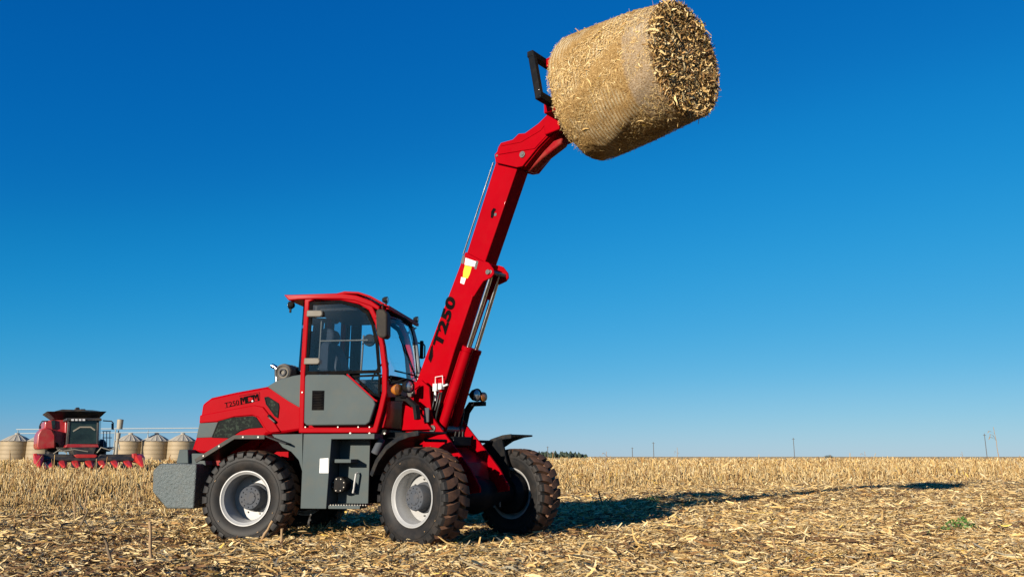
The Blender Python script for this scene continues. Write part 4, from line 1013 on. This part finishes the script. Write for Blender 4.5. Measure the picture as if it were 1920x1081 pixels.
# ================================================================== THE COMBINE HARVESTER
CF = Matrix.Translation((WP(160, 855, 42.0)[0], 42.0, 0)) @ Matrix.Rotation(rad(33), 4, 'Z'); CD = 0.0
def WP_(px, py, Y): return on_side(CF, px, py, Y)
def WPs_(l, Y): return [WP_(a, b, Y) for a, b in l]
comb = empty('combine_harvester', CF)
tag(comb, 'dusty red combine harvester with a wide maize header, facing the camera before the silos', 'combine harvester')
def cpart(name, g, mats, parent=None, bevel=0, **k): return part(name, g, mats, CF, parent or comb, bevel, **k)
g = G(); g.prism(WPs_([(125, 786), (191, 786), (192, 838), (124, 838)], CD + .3), CD + 1.4, CD + 6.5)
g.prism(WPs_([(86, 787), (126, 785), (126, 838), (104, 838), (98, 815), (84, 803)], CD + 1), CD + 1.6, CD + 6.5)
body = cpart('body', g, 'combine_red', bevel=.06)
g = G(); g.prism(WPs_([(69, 836), (71, 814), (77, 804), (88, 801), (98, 804), (104, 815), (104, 840), (72, 842)], CD + .8), CD + .9, CD + 4.2); cpart('side_shield', g, 'combine_red', body, bevel=.06)
g = G(); g.prism(WPs_([(96, 788), (103, 787), (104, 801), (98, 804)], CD + 1.5), CD + 1.5, CD + 1.7); cpart('side_window', g, 'cglass', body)
g = G(); tp = WPs_([(87, 771), (100, 768), (185, 768), (199, 771)], CD + 1.5); bt = WPs_([(103, 784), (112, 784), (178, 784), (187, 784)], CD + 1.5)
t_ = [(tp[0][0], CD + 1.2, tp[0][1]), (tp[3][0], CD + 1.2, tp[3][1]), (tp[3][0], CD + 5.2, tp[3][1]), (tp[0][0], CD + 5.2, tp[0][1])]
b_2 = [(bt[0][0], CD + 1.9, bt[0][1]), (bt[3][0], CD + 1.9, bt[3][1]), (bt[3][0], CD + 4.6, bt[3][1]), (bt[0][0], CD + 4.6, bt[0][1])]
g.loft([b_2, t_]); zt = WP_(140, 768, CD + 1.2)[1]; g.prism([(tp[0][0] + .3, tp[0][1]), (tp[3][0] - .3, tp[3][1]), (tp[3][0] - .7, zt + .02), (tp[0][0] + .7, zt + .02)], CD + 1.2, CD + 1.26); cpart('grain_tank', g, 'combine_black', bevel=.02)
g = G(); g.prism(WPs_([(139, 768), (143, 763), (149, 763), (150, 768)], CD + 2), CD + 2, CD + 2.4); g.prism(WPs_([(150, 769), (150, 766), (160, 766), (161, 769)], CD + 2), CD + 2, CD + 2.4); cpart('tank_auger_head', g, 'combine_black', bevel=.03)
g = G(); cb = WPs_([(128, 833), (131, 788), (183, 787), (182, 832)], CD); cbt = WPs_([(126, 835), (126, 785), (190, 785), (188, 835)], CD + 1.4); g.prism(cb, CD - .1, CD + 1.4, cbt)
ccab = cpart('cab', g, 'cglass', bevel=.03)
g = G()
g.band(WPs_([(126, 834), (130, 787)], CD - .12), .12, CD - .13, CD + .1); g.band(WPs_([(183, 832), (184, 787)], CD - .12), .10, CD - .13, CD + .1)
g.prism(WPs_([(123, 788), (125, 783), (190, 783), (191, 788)], CD - .3), CD - .3, CD + 2); cpart('cab_pillar', g, 'combine_black', ccab, bevel=.02)
g = G(); g.prism(WPs_([(122, 838), (126, 832), (184, 832), (186, 838)], CD - .2), CD - .2, CD + 1); cpart('cab_sill', g, 'combine_red', ccab, bevel=.02)
g = G()
for px in (136, 143, 150, 157): g.prism(WPs_([(px - 2.3, 788.3), (px + 2.3, 788.3), (px + 2.3, 785), (px - 2.3, 785)], CD - .3), CD - .36, CD - .28)
cpart('roof_light', g, 'white', ccab)
g = G(); g.prism(WPs_([(143, 826), (145, 812), (150, 803), (156, 803), (158, 815), (160, 826)], CD + .7), CD + .5, CD + .52); cpart('seat', g, 'combine_black', ccab)
g = G(); g.band(WPs_([(137, 808), (150, 800), (170, 800), (178, 806)], CD - .1), .07, CD - .125, CD - .108); cpart('wiper', g, 'beige', ccab)
g = G()
def c3(l, Y): return [(WP_(a, b, Y)[0], Y, WP_(a, b, Y)[1]) for a, b in l]
g.tube(c3([(90, 789), (79, 789), (75, 796), (75, 802)], CD + .5), .03, 6); g.tube(c3([(193, 788), (209, 789), (213, 793)], CD + .5), .03, 6); g.prism(WPs_([(209, 793), (213, 793), (213, 805), (209, 804)], CD + .5), CD + .4, CD + .55); g.prism(WPs_([(73, 798), (77, 798), (77, 803), (73, 803)], CD + .5), CD + .4, CD + .55)
cpart('mirror', g, 'combine_black')
g = G()
for px in (194, 200, 206): g.tube(c3([(px, 808), (px, 842)], CD + .6), .02, 6)
g.tube(c3([(192, 808), (208, 808)], CD + .6), .02, 6); g.tube(c3([(192, 820), (210, 820)], CD + .6), .02, 6); g.box(WP_(192, 838, CD + .6)[0], WP_(212, 838, CD + .6)[0], CD + .3, CD + 1.2, WP_(200, 839, CD)[1], WP_(200, 837, CD)[1])
cpart('ladder_rail', g, 'elev_grey')
for (px0, px1) in ((88, 110), (182, 200)):
    g = G(); a, b = WP_(px0, 855, CD + 1), WP_(px1, 855, CD + 1); g.lathe([(-(b[0] - a[0]) / 2, .4), (-(b[0] - a[0]) / 2, .9), (-(b[0] - a[0]) / 2 + .1, 1.0), ((b[0] - a[0]) / 2 - .1, 1.0), ((b[0] - a[0]) / 2, .9), ((b[0] - a[0]) / 2, .4)], 32, ((a[0] + b[0]) / 2, CD + 2.2, 1.0), 'x'); cpart('wheel', g, 'rubber')
g = G(); g.prism(WPs_([(130, 838), (178, 838), (172, 858), (138, 858)], CD - .6), CD - 1.2, CD + 1); g.prism(WPs_([(105, 838), (212, 838), (206, 846), (110, 846)], CD + .8), CD + .8, CD + 3); fe = cpart('feeder_house', g, 'combine_black', bevel=.03)
# header
HD = CD - 2.2
g = G(); g.prism(WPs_([(72, 850), (135, 851), (138, 858), (184, 858), (188, 851), (250, 851), (250, 862), (72, 862)], HD + .8), HD + .5, HD + 1.1)
hd = cpart('maize_header', g, 'combine_black', bevel=.03)
g = G(); g.prism(WPs_([(138, 853), (144, 851), (177, 851), (183, 853), (178, 858), (144, 858)], HD + .4), HD + .2, HD + .5); cpart('centre_plate', g, 'snout', hd, bevel=.03)
g = G(); g.tube(c3([(72, 861), (162, 861), (250, 861)], HD + .3), .12, 10); cpart('header_auger', g, 'combine_black', hd)
def snout(px, y0, y1, wpx, tall):
    a = WP_(px, 866, HD)[0]; wd = wpx * .0285 / 2; g = G()
    zt = WP_(px, y0, HD)[1]; zb = WP_(px, y1, HD - 1)[1]
    r0 = [(a - wd, HD + .5, zt - .18), (a + wd, HD + .5, zt - .18), (a + wd * .9, HD + .5, zt - .02), (a, HD + .5, zt), (a - wd * .9, HD + .5, zt - .02)]
    r1 = [(a - wd, HD - .1, zt - .42), (a + wd, HD - .1, zt - .42), (a + wd * .95, HD - .1, zt - .16), (a + .04, HD - .1, zt - .10), (a - wd * .9, HD - .1, zt - .16)]
    r2 = [(a - wd * .2, HD - 1.0, zb - .03), (a + wd * .35, HD - 1.0, zb - .03), (a + wd * .35, HD - 1.0, zb + .05), (a + .05, HD - 1.0, zb + .09), (a - wd * .2, HD - 1.0, zb + .05)]
    g.loft([r0, r1, r2]); return g
for px in (94, 118, 143, 168, 192, 216, 240): cpart('snout', snout(px, 860, 876, 14, 1), 'snout', hd, bevel=.02)
for px in (72, 262):
    sn = cpart('end_divider', snout(px, 850, 875, 15, 1), 'snout', hd, bevel=.02)
g = G(); g.prism(WPs_([(248, 850), (256, 849), (262, 862), (256, 868), (249, 866)], HD + .3), HD + .2, HD + .6); g.prism(WPs_([(62, 850), (70, 849), (72, 866), (64, 868)], HD + .3), HD + .2, HD + .6); cpart('end_shield', g, 'snout', hd, bevel=.03)
g = G(); g.tube(c3([(110, 846), (140, 842), (165, 846)], HD + 1), .025, 6); g.tube(c3([(182, 848), (190, 838), (205, 843), (215, 840)], HD + 1), .03, 6); g.tube(c3([(100, 850), (112, 842), (125, 848)], HD + 1), .025, 6)
cpart('hydraulic_line', g, 'beige', hd)

# ================================================================== SILOS, CONVEYOR, ELEVATOR
SD = 150.0
def silo(px, label, wpx=49):
    q = WP(px, 825, SD); R_ = wpx / 2 * SD / FPX * 1.0; F = Matrix.Translation((q[0], SD, 0)); ez = WP(px, 825.5, SD - R_)[1]; az = WP(px, 812, SD)[1]
    root = empty('grain_silo', F); g = G()
    g.lathe([(0, R_), (ez, R_), (ez, .01)], 48, (0, 0, 0), 'z'); build('wall', g, 'silo', root, F)
    g = G(); N = 64; rings = []
    prof = [(ez - .12, R_ * 1.04, 1.0), (ez + (az - ez) * .5, R_ * .55, .6), (az - .15, R_ * .14, .2)]
    for zz, rr, amp in prof: rings.append([((rr) * math.cos(2 * PI * k / N), (rr) * math.sin(2 * PI * k / N), zz + (.10 * amp if k % 4 == 0 else 0)) for k in range(N)])
    g.loft(rings); rf_ = build('roof', g, 'galv', root, F, angle=12)
    g = G(); g.lathe([(az - .2, R_ * .16), (az + .05, R_ * .16), (az + .12, .01)], 16, (0, 0, 0), 'z'); build('cap', g, 'galv', rf_, F)
    tag(root, label, 'silo', 'row of grain silos'); return root
silo(31, 'beige corrugated grain silo, leftmost of the row, left of the combine', 51)
silo(80, 'grain silo mostly hidden behind the red combine')
silo(244, 'grain silo just right of the combine and its header, beside the elevator')
silo(293, 'grain silo with white ribbed roof, between two others right of the combine')
silo(342, 'grain silo nearest the loader, partly behind its counterweight')
F = Matrix.Translation((WP(200, 855, SD + 4)[0], SD + 4, 0)); root = empty('overhead_conveyor', F)
tag(root, 'long grey horizontal conveyor gantry running above the silo roofs', 'conveyor')
g = G(); c0, c1 = WP(30, 805, SD + 4), WP(430, 802, SD + 4)
g.add([], []); g.loft([[(c0[0], SD + 4, c0[1]), (c0[0], SD + 5, c0[1]), (c0[0], SD + 5, c0[1] + .14), (c0[0], SD + 4, c0[1] + .14)], [(c1[0], SD + 4, c1[1]), (c1[0], SD + 5, c1[1]), (c1[0], SD + 5, c1[1] + .14), (c1[0], SD + 4, c1[1] + .14)]])
build('conveyor_top', g, 'elev_grey', root, ID)
g = G(); g.loft([[(c0[0], SD + 4, c0[1] - .75), (c0[0], SD + 5, c0[1] - .75), (c0[0], SD + 5, c0[1] - .62), (c0[0], SD + 4, c0[1] - .62)], [(c1[0], SD + 4, c1[1] - .75), (c1[0], SD + 5, c1[1] - .75), (c1[0], SD + 5, c1[1] - .62), (c1[0], SD + 4, c1[1] - .62)]])
build('conveyor_rail', g, 'elev_grey', root, ID)
k_ = 0
for px in (31, 80, 178, 276, 374, 423):
    q = WP(px, 806, SD + 4); g = G(); g.box(q[0] - .03, q[0] + .03, SD + 4.4, SD + 4.56, q[1] - .9, q[1]); 
    if px in (80, 178, 276, 374, 423, 31): g.box(q[0] - .08, q[0] + .08, SD + 4.4, SD + 4.56, 0, q[1] - .9)
    build('support_post', g, 'elev_grey', root, ID)
q = WP(219, 855, SD - 6); F = Matrix.Translation((q[0], SD - 6, 0)); root = empty('grain_elevator', F); tag(root, 'tall beige grain elevator tower with a cylindrical head behind the combine', 'elevator')
s_ = (SD - 6) / FPX
def zz_(py): return WP(222, py, SD - 6)[1]
g = G(); g.lathe([(zz_(804), .01), (zz_(804), 5 * s_), (zz_(786), 5.6 * s_), (zz_(785), .01)], 20, (0, 0, 0), 'z'); build('elevator_head', g, 'beige', root, F)
g = G(); g.lathe([(zz_(822), 3.6 * s_), (zz_(811), 3.8 * s_), (zz_(811), .01)], 16, (-.1, 0, 0), 'z'); g.lathe([(0, .25), (zz_(822), .25)], 10, (-.15, 0, 0), 'z'); build('elevator_leg', g, 'beige', root, F)
g = G(); g.tube([(-7 * s_, 0, 0), (-7 * s_, 0, zz_(805))], .10, 6); g.tube([(-4 * s_, .5, 0), (-4 * s_, .5, zz_(805))], .10, 6); g.tube([(-2 * s_, 0, zz_(822)), (4 * s_, 0, zz_(842))], .10, 6)
build('steel_frame', g, 'elev_grey', root, F)

# ================================================================== DISTANT THINGS
def pole(px, ytop, D, label, r_=.10):
    a, b = WP(px, 858, D), WP(px, ytop, D); F = Matrix.Translation((a[0], D, 0)); g = G()
    g.tube([(0, 0, -.1), (0, 0, b[1])], [r_ * D / 220, r_ * .8 * D / 220], 8); g.box(-.5 * D / 300, .5 * D / 300, -.05, .05, b[1] - .6, b[1] - .45)
    o = build('utility_pole', g, 'pole', None, F); tag(o, label, 'pole', 'utility poles on the horizon')
pole(1027, 836, 520, 'thin utility pole rising behind the distant trees beside the far front tyre')
pole(1186, 838, 520, 'faint short utility pole, second from the trees on the horizon')
pole(1226, 828, 380, 'dark utility pole on the horizon, third from the distant trees')
pole(1490, 820, 300, 'utility pole standing alone on the horizon right of centre')
pole(1851, 812, 240, 'utility pole beside the tall dry maize stalk at far right')
# far wood
g = G(); rs = random.Random(2); D = 600
for k in range(150):
    px = rs.uniform(1010, 1096); top = 845 + rs.uniform(0, 4) + max(0, (px - 1078) * .25); a = WP(px, 858, D + rs.uniform(-15, 15)); zt = WP(px, top, D)[1]
    rr = rs.uniform(.8, 2.0); zz = rs.uniform(.5, max(.8, zt - rr)); 
    g.lathe([(-rr * 1.3, .01), (-rr * .5, rr * rs.uniform(.7, 1)), (rr * .4, rr * rs.uniform(.5, .9)), (rr * rs.uniform(1.1, 1.7), .01)], 7, (a[0], D + rs.uniform(-15, 15), zz), 'z')
far_wood = build('distant_wood', g, 'tree', None, ID, smooth=False); tag(far_wood, 'dark green line of far-off trees on the horizon beside the front tyre', 'trees', kind='stuff')
def bush(px0, px1, ytop, D, label, seed):
    rs = random.Random(seed); a, b = WP(px0, 857, D), WP(px1, 857, D); zt = WP(px0, ytop, D)[1]; g = G(); W_ = (b[0] - a[0]) / 2; F = Matrix.Translation(((a[0] + b[0]) / 2, D, 0))
    root = empty('tree', F)
    for k in range(260):
        t = rs.uniform(0, 2 * PI); q = rs.uniform(0, 1) ** .5; x_ = W_ * q * math.cos(t); y_ = W_ * q * math.sin(t); z_ = zt * (.25 + .72 * rs.uniform(0, 1) * math.sqrt(max(0, 1 - (q * .95) ** 2)))
        s = zt * .12; v1_ = [Vector((x_ + rs.uniform(-s, s), y_ + rs.uniform(-s, s), z_ + rs.uniform(-s, s))) for _ in range(4)]; g.add(v1_, [(0, 1, 2, 3)])
    build('crown', g, 'tree', root, F, smooth=False, weld=False); g = G(); g.tube([(0, 0, 0), (0, 0, zt * .5)], [zt * .05, zt * .03], 6); build('trunk', g, 'trunk', root, F)
    tag(root, label, 'tree')
bush(1545, 1562, 852, 420, 'small low dark tree alone on the horizon right of centre', 4)
bush(-14, 8, 845, 160, 'dark green tree at the far left edge beside the first silo', 5)

# tall single maize stalks that rise above the horizon
def maize(px, ytop, D, name, label, lean=0.0, leaves=((.55, -.35, .25), (.8, -.25, .3)), r_=.016, cat='maize stalk', seed=1, mat='straw', base=None):
    rs = random.Random(seed); a = WP(px, 858, D); z1 = WP(px, ytop, D)[1]; F = Matrix.Translation((a[0], D, 0)); g = G()
    n_ = 9; pts = [(lean * z1 * (k / n_) + rs.uniform(-.01, .01), 0, z1 * k / n_) for k in range(n_ + 1)]
    g.tube(pts, [r_ * (1.15 if k % 2 else 1) * (1 - .5 * k / n_) for k in range(n_ + 1)], 8)
    for (f_, dx, dz) in leaves:
        k = int(f_ * n_); p = Vector(pts[k]); L1 = [p, p + Vector((dx * .4, .02, dz * .7)), p + Vector((dx * .8, .03, dz * .8)), p + Vector((dx, .02, dz * .2))]
        w_ = r_ * 1.6; rings = [[q + Vector((0, -w_ * s, 0)) for s in (1, -1)] + [q + Vector((0, w_ * s, .004 + w_ * .6)) for s in (1, -1)] for q, s in zip(L1, (.4, 1, .8, .1))]
        for i in range(3):
            q0, q1_ = L1[i], L1[i + 1]; s0, s1 = (.5, 1, .8, .15)[i], (.5, 1, .8, .15)[i + 1]
            g.add([q0 + Vector((0, -w_ * s0, 0)), q0 + Vector((0, w_ * s0, w_ * .8)), q1_ + Vector((0, w_ * s1, w_ * .8)), q1_ + Vector((0, -w_ * s1, 0))], [(0, 1, 2, 3)])
    o = build(name, g, 'stalk', None, F); tag(o, label, cat)
    return o
maize(1877, 800, 27, 'maize_stalk', 'tall dry maize stalk with broken top leaves above the horizon at far right', -.06, ((.8, -.24, .14), (.86, -.2, .26), (.3, .05, -.14), (.95, -.22, .1)), .014, seed=3)
maize(1267, 838, 30, 'maize_stalk', 'bent dry maize stalk tip poking just above the horizon right of the front tyres', .05, ((.85, -.10, .20), (.9, .06, -.1)), .013, seed=4)
maize(1130, 846, 27, 'maize_stalk', 'short dark bent maize stalk at the horizon nearest the distant trees', .1, ((.9, -.14, .10), (.9, .16, -.06)), .014, seed=5)
maize(1630, 846, 28, 'maize_stalk', 'curled maize stalk tip above the horizon just right of the small dark tree', -.12, ((.9, -.16, .08),), .011, seed=6)
maize(1806, 846, 30, 'maize_stalk', 'thin maize stalk with a knob of leaf left of the rightmost pole', -.02, ((.95, -.05, .06), (.95, .04, .02)), .009, seed=8)

# cut stalks standing in the foreground
def stub(b, t, label, r_=.016, mat='stalk', dy=.0):
    gx, gy = ground_pt(*b); tx, tz = WP(t[0], t[1], gy + dy); F = Matrix.Translation((gx, gy, 0)); g = G(); n_ = 7; rs = random.Random(int(b[0]))
    pts = [Vector((0, 0, -.05)).lerp(Vector((tx - gx, dy, tz)), k / n_) + Vector((rs.uniform(-.006, .006), rs.uniform(-.006, .006), 0)) for k in range(n_ + 1)]
    g.tube(pts, [r_ * (1.25 if k % 3 == 1 else 1) * (1 - .12 * k / n_) for k in range(n_ + 1)], 10)
    o = build('maize_stub', g, mat, None, F, angle=60); tag(o, label, 'maize stub', 'cut maize stubs in the foreground')
stub((283, 1062), (281, 977), 'upright cut maize stub standing below the counterweight in the left foreground')
stub((218, 1066), (197, 1010), 'dark maize stub leaning left in the left foreground, beside the upright one', .013, 'old_stalk')
stub((528, 1034), (529, 990), 'short upright maize stub in front of the rear tyre tread')
stub((476, 1026), (512, 975), 'broken maize stub leaning right across the rear tyre')
stub((142, 978), (139, 925), 'thin maize stub standing in the mid field at left', .013)
stub((155, 965), (166, 915), 'maize stub leaning right in the mid field at left, near the thin one', .013)
stub((258, 955), (257, 915), 'maize stub standing just left of the counterweight', .013)
stub((140, 1002), (165, 955), 'reddish maize stub leaning right in the left foreground, above the dark leaning one', .014, 'old_stalk')
stub((637, 1000), (640, 960), 'thin maize stub under the fuel tank, between the wheels', .009)
stub((1132, 948), (1122, 920), 'dark broken maize stub standing in the loader shadow right of the front tyre', .018, 'old_stalk')
stub((1466, 1050), (1448, 1010), 'pale maize stub leaning left in the right foreground', .013)

def weed(px, py, D_r, h_, label, seed, mat='weed', n_=70):
    rs = random.Random(seed); gx, gy = ground_pt(px, py); F = Matrix.Translation((gx, gy, 0)); g = G()
    for k in range(n_):
        t = rs.uniform(0, 2 * PI); q = rs.uniform(0, 1) ** .6 * D_r; p = Vector((q * math.cos(t), q * math.sin(t) * .7, rs.uniform(.01, h_ * (1 - .5 * q / D_r)))); l = rs.uniform(.03, .07) * (h_ / .15) ** .5
        d = Vector((rs.uniform(-1, 1), rs.uniform(-1, 1), rs.uniform(-.2, .9))).normalized() * l; s = d.cross(Vector((rs.uniform(-1, 1), rs.uniform(-1, 1), rs.uniform(-1, 1)))).normalized() * l * .28
        g.add([p, p + d * .5 + s, p + d, p + d * .5 - s], [(0, 1, 2, 3)])
    o = build('green_weed', g, mat, None, F, smooth=False, weld=False); tag(o, label, 'weed')
weed(1802, 992, .24, .19, 'bushy green weed growing in the straw at right foreground', 1, n_=120)
weed(1770, 994, .10, .07, 'small green weed just left of the bushy one', 2, n_=40)
weed(1878, 990, .12, .07, 'sparse green weed at the right edge of the foreground', 3, n_=36)
weed(1733, 1000, .10, .06, 'tiny green sprig left of the other weeds in right foreground', 6, n_=24)
weed(1226, 942, .20, .18, 'dark weed tuft standing in the loader shadow', 4, n_=70)
weed(1682, 912, .35, .10, 'flat pale green weed beside the bale shadow', 5, n_=50)

# small scraps of plastic twine and wrap lying at the edge of the stubble
def scrap(px, py, sz, mat, label, seed):
    rs = random.Random(seed); gx, gy = ground_pt(px, py); g = G(); N = 7; rows = []
    for i in range(N): rows.append([(sz * (i / (N - 1) - .5) + rs.uniform(-.01, .01), sz * .5 * (k / 3 - .5) + rs.uniform(-.01, .01), .05 + sz * .35 * math.sin(i * 1.1 + k) ** 2 + rs.uniform(0, .015)) for k in range(4)])
    vs = [p for r_ in rows for p in r_]; g.add(vs, [(i * 4 + k, i * 4 + k + 1, i * 4 + 5 + k, i * 4 + 4 + k) for i in range(N - 1) for k in range(3)])
    o = build('plastic_scrap', g, mat, None, Matrix.Translation((gx, gy, 0))); tag(o, label, 'scrap')
M['blue_plastic'] = surf('blue_grey_plastic', (.10, .16, .30), .5, dust_amt=.1)
scrap(1325, 903, .22, 'blue_plastic', 'small crumpled blue-grey plastic scrap at the foot of the stubble, above the loader shadow', 3)
scrap(1621, 890, .22, 'white', 'small crumpled white plastic scrap among the stubble at right', 5)
